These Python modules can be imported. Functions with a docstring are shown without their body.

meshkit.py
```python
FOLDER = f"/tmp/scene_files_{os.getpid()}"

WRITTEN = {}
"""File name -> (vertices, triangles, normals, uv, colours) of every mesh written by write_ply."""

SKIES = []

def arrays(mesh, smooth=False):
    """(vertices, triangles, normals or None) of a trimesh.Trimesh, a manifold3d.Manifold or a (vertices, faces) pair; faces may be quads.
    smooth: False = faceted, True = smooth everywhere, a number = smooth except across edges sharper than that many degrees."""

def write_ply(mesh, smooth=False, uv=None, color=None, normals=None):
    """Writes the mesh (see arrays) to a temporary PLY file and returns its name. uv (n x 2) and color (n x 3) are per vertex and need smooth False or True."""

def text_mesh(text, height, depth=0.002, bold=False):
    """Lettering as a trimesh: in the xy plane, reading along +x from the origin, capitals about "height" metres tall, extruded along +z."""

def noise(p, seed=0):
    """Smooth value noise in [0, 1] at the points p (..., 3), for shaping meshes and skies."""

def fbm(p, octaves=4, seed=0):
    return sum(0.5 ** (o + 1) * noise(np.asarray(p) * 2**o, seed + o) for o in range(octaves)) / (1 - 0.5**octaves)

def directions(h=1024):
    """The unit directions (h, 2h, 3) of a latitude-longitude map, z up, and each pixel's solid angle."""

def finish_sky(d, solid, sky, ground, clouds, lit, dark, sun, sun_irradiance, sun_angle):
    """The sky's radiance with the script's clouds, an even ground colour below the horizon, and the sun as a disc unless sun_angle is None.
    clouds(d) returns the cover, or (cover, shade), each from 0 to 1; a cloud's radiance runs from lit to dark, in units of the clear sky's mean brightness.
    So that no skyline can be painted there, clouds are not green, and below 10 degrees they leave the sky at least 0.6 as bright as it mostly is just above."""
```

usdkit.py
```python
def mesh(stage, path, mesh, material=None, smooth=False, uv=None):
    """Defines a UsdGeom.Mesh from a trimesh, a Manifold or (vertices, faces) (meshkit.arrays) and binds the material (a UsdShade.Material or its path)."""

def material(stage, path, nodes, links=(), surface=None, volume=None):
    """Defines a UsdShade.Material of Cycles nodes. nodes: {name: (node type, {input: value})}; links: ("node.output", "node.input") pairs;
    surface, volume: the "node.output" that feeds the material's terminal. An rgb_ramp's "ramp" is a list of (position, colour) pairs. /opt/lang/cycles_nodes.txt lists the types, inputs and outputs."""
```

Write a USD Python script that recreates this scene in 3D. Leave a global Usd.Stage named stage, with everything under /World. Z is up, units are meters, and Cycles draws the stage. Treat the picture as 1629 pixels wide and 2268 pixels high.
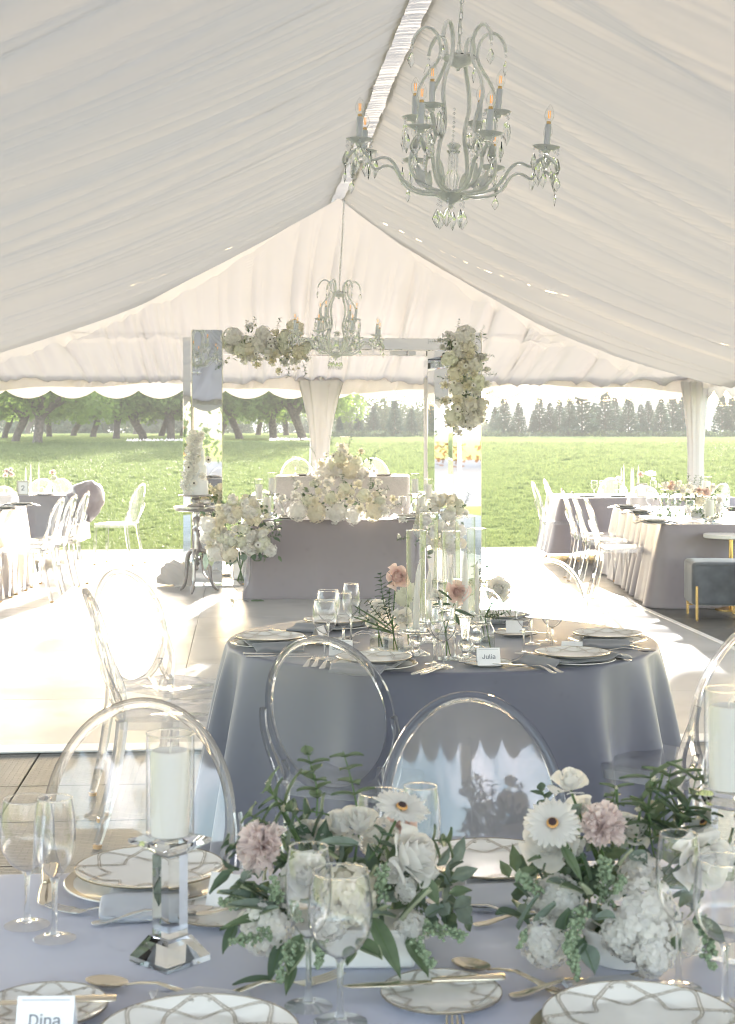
import math, random, numpy as np, trimesh, usdkit, meshkit
from pxr import Usd, UsdGeom, UsdLux, UsdShade, Gf, Sdf, Vt

stage = Usd.Stage.CreateInMemory()
UsdGeom.SetStageUpAxis(stage, 'Z'); UsdGeom.SetStageMetersPerUnit(stage, 1.0)
UsdGeom.Xform.Define(stage, '/World')
PI = math.pi
rng = np.random.default_rng(7)

# ------------------------------------------------------------------ camera, sky, sun, exposure
EYE = 1.49                       # eye height of the photographer
FPX, CX, HY = 3400.0, 814.5, 954.0   # 50 mm lens measured on a 1629 px wide picture; horizon row
cam = UsdGeom.Camera.Define(stage, '/World/camera')
cam.AddTransformOp().Set(Gf.Matrix4d().SetRotate(Gf.Rotation(Gf.Vec3d(1, 0, 0), 90)) * Gf.Matrix4d().SetTranslate(Gf.Vec3d(0, 0, EYE)))
cam.CreateHorizontalApertureAttr(24.0); cam.CreateVerticalApertureAttr(24.0 * 1024 / 735)
cam.CreateFocalLengthAttr(24.0 * FPX / 1629)
cam.CreateVerticalApertureOffsetAttr(-24.0 * 180 / 1629)
cam.CreateClippingRangeAttr(Gf.Vec2f(0.05, 2000))
cam.CreateFStopAttr(11.0); cam.CreateFocusDistanceAttr(5.4)
EXPOSURE = 2.65
cam.CreateExposureAttr(EXPOSURE)
SUN_AZ, SUN_EL = math.radians(4.5), math.radians(10.5)
sky = UsdLux.DomeLight.Define(stage, '/World/sky')
skym = usdkit.material(stage, '/World/Looks/sky', {
    'sky': ('sky_texture', {'sky_type': 'single_scattering', 'sun_disc': False, 'sun_elevation': SUN_EL, 'sun_rotation': SUN_AZ, 'altitude': 100.0, 'air_density': 1.0, 'aerosol_density': 1.6, 'ozone_density': 1.0}),
    'tc': ('texture_coordinate', {}), 'mp': ('mapping', {'scale': (2.0, 2.0, 5.0)}),
    'n': ('noise_texture', {'scale': 1.6, 'detail': 5.0, 'roughness': 0.6}),
    'r': ('rgb_ramp', {'ramp': [(0.48, (0, 0, 0)), (0.66, (1, 1, 1))]}),
    'mx': ('mix', {'mix_type': 'mix', 'color2': (11.0, 10.5, 11.2)}),
    'fac': ('math', {'math_type': 'multiply', 'value2': 0.72}),
    'b': ('background_shader', {'strength': 0.15})},
    [('tc.generated', 'mp.vector'), ('mp.vector', 'n.vector'), ('n.fac', 'r.fac'), ('r.color', 'fac.value1'), ('fac.value', 'mx.fac'), ('sky.color', 'mx.color1'), ('mx.color', 'b.color')], surface='b.background')
UsdShade.MaterialBindingAPI.Apply(sky.GetPrim()).Bind(skym)
for k, v in dict(label='late afternoon sky with thin white cloud', kind='structure').items():
    sky.GetPrim().SetCustomDataByKey(k, v)
sun = UsdLux.DistantLight.Define(stage, '/World/sun')
sun.CreateIntensityAttr(0.85); sun.CreateAngleAttr(0.55); sun.CreateColorAttr(Gf.Vec3f(1.0, 0.94, 0.87)); sun.CreateNormalizeAttr(True)
sd = Gf.Vec3d(math.sin(SUN_AZ) * math.cos(SUN_EL), math.cos(SUN_AZ) * math.cos(SUN_EL), math.sin(SUN_EL))
sun.AddTransformOp().Set(Gf.Matrix4d().SetRotate(Gf.Rotation(Gf.Vec3d(0, 0, 1), sd)))

# ------------------------------------------------------------------ helpers
def at(x, y, z=0.0):
    """the point at height z that stands at this place of the photograph"""
    Y = (EYE - z) * FPX / (y - HY)
    return np.array([(x - CX) / FPX * Y, Y, z])
def atY(x, y, Y):
    return np.array([(x - CX) / FPX * Y, Y, EYE - (y - HY) / FPX * Y])
used = {}
def numbered(parent, name):
    k = used.get((parent, name), 0); used[(parent, name)] = k + 1
    return f'{parent}/{name}' + (f'_{k:03d}' if k else '')
def mat4(loc=(0, 0, 0), rz=0.0, R=None, s=1.0):
    m = np.eye(4)
    c, sn = math.cos(rz), math.sin(rz)
    r = np.array([[c, -sn, 0], [sn, c, 0], [0, 0, 1.0]]) if R is None else np.asarray(R)
    m[:3, :3] = r * s; m[:3, 3] = loc
    return m
def tag(p, label=None, cat=None, group=None, kind=None):
    p = p.GetPrim() if hasattr(p, 'GetPrim') else p
    for k, v in (('label', label), ('category', cat), ('group', group), ('kind', kind)):
        if v: p.SetCustomDataByKey(k, v)
    return p
def put(p, m):
    x = UsdGeom.Xformable(p)
    a = p.GetPrim().CreateAttribute('xformOp:transform', Sdf.ValueTypeNames.Matrix4d)
    a.Set(Gf.Matrix4d(*np.asarray(m).T.ravel().tolist()))
    p.GetPrim().CreateAttribute('xformOpOrder', Sdf.ValueTypeNames.TokenArray, False, Sdf.VariabilityUniform).Set(['xformOp:transform'])
class Thing:
    def __init__(self, name, label, cat, loc=(0, 0, 0), rz=0.0, group=None, kind=None, R=None):
        self.path = numbered('/World', name); self.name = name
        self.m = mat4(loc, rz, R); self.inv = np.linalg.inv(self.m)
        self.x = UsdGeom.Xform.Define(stage, self.path); put(self.x.GetPrim(), self.m)
        tag(self.x, label, cat, group, kind)
    def part(self, name, mesh, mat, smooth=40, parent=None, label=None, kind=None, world=False):
        """one Mesh below the thing (or below one of its parts)"""
        v, f = vf(mesh)
        if world: v = v @ self.inv[:3, :3].T + self.inv[:3, 3]
        path = numbered(parent or self.path, name)
        mp = usdkit.mesh(stage, path, (v, f), MATS[mat] if isinstance(mat, str) else mat, smooth)
        if mat in DOUBLE: mp.CreateDoubleSidedAttr(True)
        tag(mp, label, kind=kind)
        return path
    def copy(self, loc, rz=0.0, label=None, group=None, R=None, s=1.0):
        path = numbered('/World', self.name)
        x = UsdGeom.Xform.Define(stage, path); p = x.GetPrim()
        p.GetReferences().AddInternalReference(self.path); p.SetInstanceable(True)
        put(p, mat4(loc, rz, R, s)); tag(p, label, None, group)
        return path
DOUBLE = set()
def solo(name, mesh, mat, label, cat=None, group=None, kind=None, smooth=40, loc=None, rz=0.0):
    path = numbered('/World', name)
    mp = usdkit.mesh(stage, path, vf(mesh), MATS[mat], smooth)
    if loc is not None: put(mp.GetPrim(), mat4(loc, rz))
    tag(mp, label, cat, group, kind)
    return path
def vf(mesh):
    if isinstance(mesh, MB): return mesh.out()
    if hasattr(mesh, 'to_mesh'):
        q = mesh.to_mesh(); return np.array(q.vert_properties[:, :3], float), np.array(q.tri_verts)
    if hasattr(mesh, 'vertices'): return np.array(mesh.vertices), np.array(mesh.faces)
    v, f = np.asarray(mesh[0], float), np.asarray(mesh[1], int)
    if f.shape[1] == 4: f = np.vstack([f[:, [0, 1, 2]], f[:, [0, 2, 3]]])
    return v, f
class MB:
    """collects shapes into one mesh"""
    def __init__(s, *a): s.v, s.f, s.n = [], [], 0; [s.add(x) for x in a]
    def add(s, mesh, m=None):
        v, f = vf(mesh)
        if m is not None: v = v @ m[:3, :3].T + m[:3, 3]
        s.v.append(v); s.f.append(f + s.n); s.n += len(v); return s
    def out(s): return np.vstack(s.v), np.vstack(s.f)
def moved(mesh, loc=(0, 0, 0), rz=0.0, R=None, s=1.0):
    v, f = vf(mesh); m = mat4(loc, rz, R, s)
    return v @ m[:3, :3].T + m[:3, 3], f
def grid(P, wrap=False):
    """P[i, j, 3] -> mesh; wrap closes the j direction"""
    a, b = P.shape[:2]
    i, j = np.meshgrid(np.arange(a - 1), np.arange(b if wrap else b - 1), indexing='ij')
    k = (j + 1) % b
    q = np.stack([i * b + j, i * b + k, (i + 1) * b + k, (i + 1) * b + j], -1).reshape(-1, 4)
    return P.reshape(-1, 3), np.vstack([q[:, [0, 1, 2]], q[:, [0, 2, 3]]])
def lathe(prof, n=24, scal=None):
    prof = np.asarray(prof, float); th = np.arange(n) / n * 2 * PI
    P = np.zeros((len(prof), n, 3)); r = prof[:, 0:1] * np.ones(n)
    if scal is not None: r = r * scal(th, prof[:, 1:2])
    P[..., 0] = r * np.cos(th); P[..., 1] = r * np.sin(th); P[..., 2] = prof[:, 1:2]
    return grid(P, True)
def smoothcurve(pts, n):
    pts = np.asarray(pts, float)
    from scipy.interpolate import CubicSpline
    d = np.r_[0, np.cumsum(np.linalg.norm(np.diff(pts, axis=0), axis=1))]
    return CubicSpline(d, pts)(np.linspace(0, d[-1], n))
def tube(path, r, n=8, cap=True, flat=1.0):
    path = np.asarray(path, float); m = len(path)
    r = np.broadcast_to(np.asarray(r, float), (m,))
    T = np.gradient(path, axis=0); T /= np.linalg.norm(T, axis=1, keepdims=True) + 1e-12
    u = np.cross(T[0], [0.0, 0, 1]);
    if np.linalg.norm(u) < 0.05: u = np.cross(T[0], [0, 1.0, 0])
    u /= np.linalg.norm(u); U = []
    for t in T:
        u = u - t * np.dot(u, t); u = u / (np.linalg.norm(u) + 1e-12); U.append(u)
    U = np.array(U); V = np.cross(T, U)
    th = np.arange(n) / n * 2 * PI
    P = path[:, None] + r[:, None, None] * (np.cos(th)[None, :, None] * U[:, None] + flat * np.sin(th)[None, :, None] * V[:, None])
    v, f = grid(P, True)
    if cap:
        k = len(v); v = np.vstack([v, path[0], path[-1]])
        j = np.arange(n); j2 = (j + 1) % n; o = (m - 1) * n
        f = np.vstack([f, np.c_[np.full(n, k), j2, j], np.c_[np.full(n, k + 1), o + j, o + j2]])
    return v, f
def rod(a, b, r, n=6, r2=None):
    return tube([a, b], [r, r if r2 is None else r2], n)
def box(sx, sy, sz, c=(0, 0, 0), bev=0.0):
    """box on its base centre, edges chamfered"""
    if bev <= 0:
        b = trimesh.creation.box((sx, sy, sz)); b.apply_translation((c[0], c[1], c[2] + sz / 2)); return vf(b)
    pts = []
    for x in (-1, 1):
        for y in (-1, 1):
            for z in (-1, 1):
                for k in range(3):
                    d = [bev, bev, bev]; d[k] = 0
                    pts.append((x * (sx / 2 - d[0]), y * (sy / 2 - d[1]), z * (sz / 2 - d[2])))
    h = trimesh.convex.convex_hull(np.array(pts)); h.apply_translation((c[0], c[1], c[2] + sz / 2))
    return vf(h)
def ball(c, r, sub=1, sc=(1, 1, 1)):
    b = trimesh.creation.icosphere(sub, 1.0)
    return np.array(b.vertices) * r * np.array(sc) + np.array(c), np.array(b.faces)
def frame_to(d, up=(0, 0, 1), roll=0.0):
    """rotation whose local z points along d"""
    d = np.asarray(d, float); d = d / np.linalg.norm(d)
    u = np.cross(up, d)
    if np.linalg.norm(u) < 0.05: u = np.cross((1.0, 0, 0), d)
    u /= np.linalg.norm(u); v = np.cross(d, u)
    c, s = math.cos(roll), math.sin(roll)
    return np.stack([c * u + s * v, -s * u + c * v, d], 1)
def n1(x, seed=0):
    x = np.asarray(x, float)
    return meshkit.noise(np.stack([x, np.zeros_like(x) + 0.37, np.zeros_like(x) + seed * 3.1], -1), seed)

# ------------------------------------------------------------------ materials
MATS = {}
def mk(name, nodes, links, surface, double=False):
    MATS[name] = usdkit.material(stage, '/World/Looks/' + name, nodes, links, surface=surface)
    if double: DOUBLE.add(name)
def pbr(name, col, rough=0.5, metal=0.0, var=0.0, scale=8.0, bump=0.0, bscale=60.0, trans=0.0, double=False, rand=0.0, **kw):
    nd = {'p': ('principled_bsdf', {'base_color': col, 'roughness': rough, 'metallic': metal, **kw})}
    ln = []; src = 'p.BSDF'; csrc = None
    if var or bump: nd['tc'] = ('texture_coordinate', {})
    if var:
        lo = tuple(max(0, c * (1 - var)) for c in col); hi = tuple(min(1, c * (1 + var)) for c in col)
        nd['n'] = ('noise_texture', {'scale': scale, 'detail': 4.0}); nd['r'] = ('rgb_ramp', {'ramp': [(0.3, lo), (0.7, hi)]})
        ln += [('tc.object', 'n.vector'), ('n.fac', 'r.fac')]; csrc = 'r.color'
    if rand:
        nd['gi'] = ('geometry', {}); nd['hv'] = ('hsv', {'saturation': 1.0, 'color': col})
        nd['mr'] = ('map_range', {'from_min': 0.0, 'from_max': 1.0, 'to_min': 1 - rand, 'to_max': 1 + rand})
        ln += [('gi.random_per_island', 'mr.value'), ('mr.result', 'hv.value')]
        if csrc: ln.append((csrc, 'hv.color'))
        csrc = 'hv.color'
    if csrc: ln.append((csrc, 'p.base_color'))
    if bump:
        nd['bn'] = ('noise_texture', {'scale': bscale, 'detail': 4.0}); nd['b'] = ('bump', {'strength': bump, 'distance': 0.01})
        ln += [('tc.object', 'bn.vector'), ('bn.fac', 'b.height'), ('b.normal', 'p.normal')]
    if trans:
        nd['t'] = ('translucent_bsdf', {'color': tuple(min(1.0, c * 1.15) for c in col)}); nd['m'] = ('mix_closure', {'fac': trans})
        ln += [('p.BSDF', 'm.closure1'), ('t.BSDF', 'm.closure2')]; src = 'm.closure'
        if csrc: ln.append((csrc, 't.color'))
        if bump: ln.append(('b.normal', 't.normal'))
    mk(name, nd, ln, src, double)
# clear things
mk('glass', {'g': ('glass_bsdf', {'color': (0.985, 0.99, 0.985), 'roughness': 0.0, 'IOR': 1.46}), 't': ('transparent_bsdf', {'color': (0.97, 0.98, 0.97)}), 'm': ('mix_closure', {'fac': 0.22})},
   [('g.BSDF', 'm.closure1'), ('t.BSDF', 'm.closure2')], 'm.closure')
mk('crystal', {'g': ('glass_bsdf', {'color': (0.98, 0.985, 0.98), 'roughness': 0.0, 'IOR': 1.55})}, [], 'g.BSDF')
mk('acrylic', {'g': ('glass_bsdf', {'color': (0.93, 0.935, 0.94), 'roughness': 0.01, 'IOR': 1.47}), 'lw': ('layer_weight', {'blend': 0.5}), 'r': ('rgb_ramp', {'ramp': [(0.0, (0.95, 0.95, 0.955)), (0.45, (0.91, 0.91, 0.92)), (1.0, (0.42, 0.41, 0.42))]}), 't': ('transparent_bsdf', {}), 'm': ('mix_closure', {'fac': 0.42})},
   [('lw.facing', 'r.fac'), ('r.color', 't.color'), ('g.BSDF', 'm.closure1'), ('t.BSDF', 'm.closure2')], 'm.closure')
def pane(name, tint, edge, power=4.0, boost=0.9, rough=0.02, base=0.045, body=0.0):
    """thin clear sheet: clear face on, mirroring and a little darker towards grazing angles"""
    nd = {'f': ('layer_weight', {'blend': 0.5}), 'w': ('math', {'math_type': 'power', 'value2': power}), 'k': ('math', {'math_type': 'multiply_add', 'value2': boost, 'value3': base, 'use_clamp': True}), 'r': ('rgb_ramp', {'ramp': [(0.0, tint), (0.55, tint), (1.0, edge)]}),
          't': ('transparent_bsdf', {}), 'g': ('glossy_bsdf', {'color': (1, 1, 1), 'roughness': rough}), 'm': ('mix_closure', {})}
    ln = [('f.facing', 'w.value1'), ('w.value', 'k.value1'), ('k.value', 'm.fac'), ('f.facing', 'r.fac'), ('r.color', 't.color'), ('t.BSDF', 'm.closure1'), ('g.BSDF', 'm.closure2')]
    if body:
        nd.update({'d': ('translucent_bsdf', {'color': (0.95, 0.95, 0.95)}), 'd2': ('diffuse_bsdf', {'color': (0.95, 0.95, 0.95)}), 'dm': ('mix_closure', {'fac': 0.6}), 'mm': ('mix_closure', {'fac': body})})
        ln += [('d2.BSDF', 'dm.closure1'), ('d.BSDF', 'dm.closure2'), ('m.closure', 'mm.closure1'), ('dm.closure', 'mm.closure2')]
    mk(name, nd, ln, 'mm.closure' if body else 'm.closure')
pane('acrylic_sheet', (0.93, 0.935, 0.945), (0.75, 0.76, 0.78), 3.5, 0.9, 0.035, 0.085, 0.075)
pane('thin_glass', (0.98, 0.98, 0.98), (0.20, 0.21, 0.21), 2.0, 0.75, 0.012, 0.06)
pane('water', (0.93, 0.96, 0.94), (0.7, 0.75, 0.72), 4, 0.6)
pbr('mirror', (0.90, 0.91, 0.905), 0.015, 1.0)
pbr('mirror_edge', (0.75, 0.72, 0.55), 0.2, 0.6)
# cloth
def satin(name, col, rough=0.42, sheen=0.35):
    mk(name, {'tc': ('texture_coordinate', {}), 'mp': ('mapping', {'scale': (1, 1, 1)}), 'n': ('noise_texture', {'scale': 3.0, 'detail': 3.0}), 'w': ('noise_texture', {'scale': 900.0, 'detail': 1.0}),
              'b': ('bump', {'strength': 0.10, 'distance': 0.001}), 'b2': ('bump', {'strength': 0.25, 'distance': 0.02}),
              'p': ('principled_bsdf', {'base_color': col, 'roughness': rough, 'specular_ior_level': 0.55, 'sheen_weight': sheen, 'sheen_roughness': 0.35, 'sheen_tint': (0.85, 0.86, 0.9)})},
       [('tc.object', 'n.vector'), ('tc.object', 'w.vector'), ('n.fac', 'b2.height'), ('w.fac', 'b.height'), ('b2.normal', 'b.normal'), ('b.normal', 'p.normal')], 'p.BSDF')
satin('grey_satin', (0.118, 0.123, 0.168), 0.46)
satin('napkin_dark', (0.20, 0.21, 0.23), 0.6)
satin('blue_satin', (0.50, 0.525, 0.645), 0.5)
satin('mauve_satin', (0.275, 0.245, 0.262))
satin('pale_satin', (0.42, 0.375, 0.39), 0.38)
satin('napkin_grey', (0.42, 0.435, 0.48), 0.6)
mk('sequin', {'tc': ('texture_coordinate', {}), 'v': ('voronoi_texture', {'scale': 260.0}), 'r': ('rgb_ramp', {'ramp': [(0.0, (0.50, 0.45, 0.44)), (1.0, (0.80, 0.75, 0.72))]}), 'b': ('bump', {'strength': 0.7, 'distance': 0.003}),
              'p': ('principled_bsdf', {'roughness': 0.35, 'metallic': 0.35})},
   [('tc.object', 'v.vector'), ('v.color', 'r.fac'), ('r.color', 'p.base_color'), ('v.distance', 'b.height'), ('b.normal', 'p.normal')], 'p.BSDF')
def drape(name, col, tr, f1=3.0):
    mk(name, {'tc': ('texture_coordinate', {}), 'n': ('noise_texture', {'scale': f1, 'detail': 5.0, 'roughness': 0.6, 'distortion': 0.6}), 'b': ('bump', {'strength': 0.35, 'distance': 0.02}),
              'd': ('diffuse_bsdf', {'color': col}), 't': ('translucent_bsdf', {'color': col}), 'm': ('mix_closure', {'fac': tr})},
       [('tc.object', 'n.vector'), ('n.fac', 'b.height'), ('b.normal', 'd.normal'), ('d.BSDF', 'm.closure1'), ('t.BSDF', 'm.closure2')], 'm.closure')
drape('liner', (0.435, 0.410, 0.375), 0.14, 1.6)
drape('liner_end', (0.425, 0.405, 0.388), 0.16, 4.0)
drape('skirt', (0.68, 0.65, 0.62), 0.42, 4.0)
drape('ruffle', (0.54, 0.505, 0.46), 0.24, 9.0)
drape('valance', (0.52, 0.495, 0.465), 0.16, 5.0)
drape('pole_cloth', (0.60, 0.59, 0.585), 0.32, 5.0)
drape('white_cloth', (0.78, 0.76, 0.74), 0.25, 6.0)
# hard things
pbr('porcelain', (0.80, 0.79, 0.76), 0.12)
pbr('gold_rim', (0.50, 0.43, 0.33), 0.25, 0.85)
pbr('plate_print', (0.66, 0.635, 0.59), 0.35, 0.1, var=0.35, scale=300)
pbr('silver', (0.74, 0.72, 0.68), 0.16, 1.0)
pbr('champagne_silver', (0.80, 0.72, 0.58), 0.18, 1.0)
pbr('brass', (0.80, 0.56, 0.24), 0.22, 1.0)
pbr('antique_silver', (0.52, 0.50, 0.49), 0.24, 0.9, var=0.2, scale=25)
pbr('grey_velvet', (0.105, 0.112, 0.125), 0.85, var=0.25, scale=9, sheen_weight=0.6, sheen_roughness=0.4)
pbr('white_paint', (0.8, 0.79, 0.77), 0.35)
pbr('card', (0.82, 0.82, 0.84), 0.7)
pbr('ink', (0.10, 0.115, 0.15), 0.6)
pbr('wax', (0.88, 0.87, 0.84), 0.5, trans=0.12, subsurface_weight=0.0)
pbr('wick', (0.75, 0.72, 0.66), 0.8)
pbr('chandelier_paint', (0.80, 0.815, 0.80), 0.30, 0.0, var=0.10, scale=30)
pbr('candle_sleeve', (0.66, 0.69, 0.73), 0.5)
pbr('filament', (0.95, 0.42, 0.06), 0.4, emission_color=(1.0, 0.42, 0.06), emission_strength=0.12)
pbr('dark_wire', (0.10, 0.10, 0.09), 0.4, 0.5)
pbr('frame_wood', (0.52, 0.50, 0.45), 0.5)
pbr('amber_foot', (0.70, 0.42, 0.16), 0.4)
# flowers, leaves
pbr('petal_white', (0.975, 0.96, 0.93), 0.55, trans=0.42, rand=0.09, double=True)
pbr('petal_cream', (0.945, 0.905, 0.79), 0.55, trans=0.42, rand=0.05, double=True)
pbr('petal_green', (0.93, 0.935, 0.82), 0.55, trans=0.30, rand=0.08, double=True)
pbr('petal_pink', (0.99, 0.875, 0.85), 0.55, trans=0.40, rand=0.07, double=True)
pbr('petal_blush', (0.95, 0.77, 0.72), 0.55, trans=0.28, rand=0.05, double=True)
pbr('flower_eye', (0.035, 0.016, 0.018), 0.7)
pbr('flower_ring', (0.62, 0.34, 0.12), 0.7)
pbr('leaf', (0.25, 0.35, 0.205), 0.45, trans=0.25, rand=0.35, var=0.2, scale=40, double=True)
pbr('leaf_dark', (0.165, 0.25, 0.165), 0.45, trans=0.15, rand=0.35, double=True)
pbr('leaf_grey', (0.33, 0.42, 0.355), 0.5, trans=0.20, rand=0.25, var=0.15, scale=60, double=True)
pbr('leaf_edge', (0.55, 0.60, 0.42), 0.5, trans=0.2, double=True)
pbr('stem_green', (0.085, 0.15, 0.05), 0.5)
pbr('seed_green', (0.29, 0.38, 0.24), 0.5, rand=0.3)
# outdoors
pbr('orchard_leaf', (0.25, 0.38, 0.085), 0.55, trans=0.62, rand=0.45, double=True)
pbr('hedge_leaf', (0.13, 0.185, 0.085), 0.6, trans=0.35, rand=0.45, double=True)
pbr('russet_leaf', (0.34, 0.24, 0.19), 0.6, trans=0.35, rand=0.4, double=True)
pbr('needle', (0.075, 0.14, 0.095), 0.6, trans=0.2, rand=0.4, double=True)
pbr('bark', (0.075, 0.062, 0.050), 0.9, var=0.45, scale=14, bump=0.8, bscale=20)
pbr('grass_blade', (0.215, 0.27, 0.105), 0.5, trans=0.62, rand=0.35, double=True)

pbr('autumn_leaf', (0.30, 0.15, 0.05), 0.6, trans=0.3, rand=0.5, double=True)
# ------------------------------------------------------------------ tent frame of reference: s along the ridge (away from the camera), w to the right
TA = np.array([-0.0805, 0.99675]); TN = np.array([0.99675, 0.0805]); P0 = np.array([-0.29, 14.3])
def tent(s, w, z=0.0):
    s, w, z = np.broadcast_arrays(np.asarray(s, float), np.asarray(w, float), np.asarray(z, float))
    return np.stack([P0[0] + TA[0] * (s - 14.3) + TN[0] * w, P0[1] + TA[1] * (s - 14.3) + TN[1] * w, z], -1)
TENT_RZ = math.atan2(TN[1], TN[0])
def sw(X, Y):
    d = np.array([X, Y]) - P0
    return 14.3 + d @ TA, d @ TN

# ------------------------------------------------------------------ lawn
def zg(X, Y):
    base = np.interp(Y, [19.8, 24, 40, 65, 80, 100, 130, 260, 900], [-0.12, -0.08, 0.30, 0.90, 1.08, 1.19, 1.26, 1.2, 0.9])
    und = 0.05 * (meshkit.noise(np.stack([X * 0.16, Y * 0.16, X * 0], -1), 5) - 0.5) * np.clip((Y - 21) / 12, 0, 1)
    return base + und
def axis_steps(a, b, near, grow):
    o, x, d = [a], a, near
    while x < b: x += d; d *= grow; o.append(x)
    return np.array(o)
gx = axis_steps(0, 900, 0.8, 1.06); gx = np.r_[-gx[:0:-1], gx]
gy = np.r_[-axis_steps(0, 600, 6, 1.25)[:0:-1], np.arange(0, 18.5, 3.0), np.arange(18.9, 40, 0.6), 40 + axis_steps(0, 900, 0.9, 1.06)]
GX, GY = np.meshgrid(gx, gy, indexing='ij')
P = np.stack([GX, GY, zg(GX, GY)], -1)
mk('lawn', {'gp': ('geometry', {}), 'mp': ('mapping', {'scale': (1.0, 0.55, 1.0)}), 'n': ('noise_texture', {'scale': 0.22, 'detail': 8.0, 'roughness': 0.72}), 'n2': ('noise_texture', {'scale': 9.0, 'detail': 5.0, 'roughness': 0.7}),
            'r': ('rgb_ramp', {'ramp': [(0.32, (0.098, 0.126, 0.053)), (0.5, (0.140, 0.168, 0.074)), (0.68, (0.195, 0.205, 0.103))]}), 'r2': ('rgb_ramp', {'ramp': [(0.3, (0.75, 0.76, 0.72)), (0.7, (1.22, 1.24, 1.08))]}),
            'mx': ('mix', {'mix_type': 'multiply', 'fac': 1.0}), 'b': ('bump', {'strength': 1.0, 'distance': 0.12}),
            'p': ('diffuse_bsdf', {'roughness': 0.8}), 't': ('translucent_bsdf', {}), 'm': ('sheen_bsdf', {'roughness': 0.4, 'color': (0.18, 0.21, 0.08)}), 'a': ('add_closure', {})},
   [('gp.position', 'mp.vector'), ('mp.vector', 'n.vector'), ('mp.vector', 'n2.vector'), ('n.fac', 'r.fac'), ('n2.fac', 'r2.fac'), ('r.color', 'mx.color1'), ('r2.color', 'mx.color2'), ('mx.color', 'p.color'), ('n2.fac', 'b.height'), ('b.normal', 'p.normal'), ('b.normal', 'm.normal'), ('p.BSDF', 'a.closure1'), ('m.BSDF', 'a.closure2')], 'a.closure')
solo('lawn', grid(P), 'lawn', 'wide mown lawn rising gently to the orchard', kind='structure', smooth=True)
pbr('gravel', (0.20, 0.194, 0.19), 0.9, var=0.2, scale=30, bump=0.6, bscale=90)
solo('gravel', box(60, 46, .05, (0, -24.2, -.125)), 'gravel', 'pale gravel yard in front of the marquee', kind='structure', smooth=False)
# grass blades on the nearer lawn (nobody could count them)
def tuft(r, n, h):
    mb = MB()
    for k in range(n):
        a = r.uniform(0, 2 * PI); x, y = r.normal(0, 0.055, 2); hh = h * r.uniform(0.5, 1.2); l = r.uniform(0.2, 0.8) * hh
        dx, dy = math.cos(a) * l, math.sin(a) * l; wx, wy = -math.sin(a) * 0.006, math.cos(a) * 0.006
        v = np.array([[x - wx, y - wy, -0.02], [x + wx, y + wy, -0.02], [x + dx * .4 + wx * .8, y + dy * .4 + wy * .8, hh * .6], [x + dx * .4 - wx * .8, y + dy * .4 - wy * .8, hh * .6], [x + dx, y + dy, hh]])
        mb.add((v, np.array([[0, 1, 2], [0, 2, 3], [3, 2, 4]])))
    return mb
r = np.random.default_rng(3)
gpath = numbered('/World', 'grass'); gi = UsdGeom.PointInstancer.Define(stage, gpath)
protos = []
for k in range(3):
    pm = usdkit.mesh(stage, f'{gpath}/tuft_{k:03d}', vf(tuft(r, 22, 0.085)), MATS['grass_blade'], False); protos.append(pm.GetPath())
pos = []
N = 30000
yy = 19.85 + 46 * r.random(N) ** 1.9
xx = (r.random(N) - 0.5) * (yy * 0.56 + 2.0)
s_, w_ = (np.c_[xx, yy] - P0) @ TA + 14.3, (np.c_[xx, yy] - P0) @ TN
ok = (s_ > 19.72); xx, yy = xx[ok], yy[ok]
gi.CreatePrototypesRel().SetTargets(protos)
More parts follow.
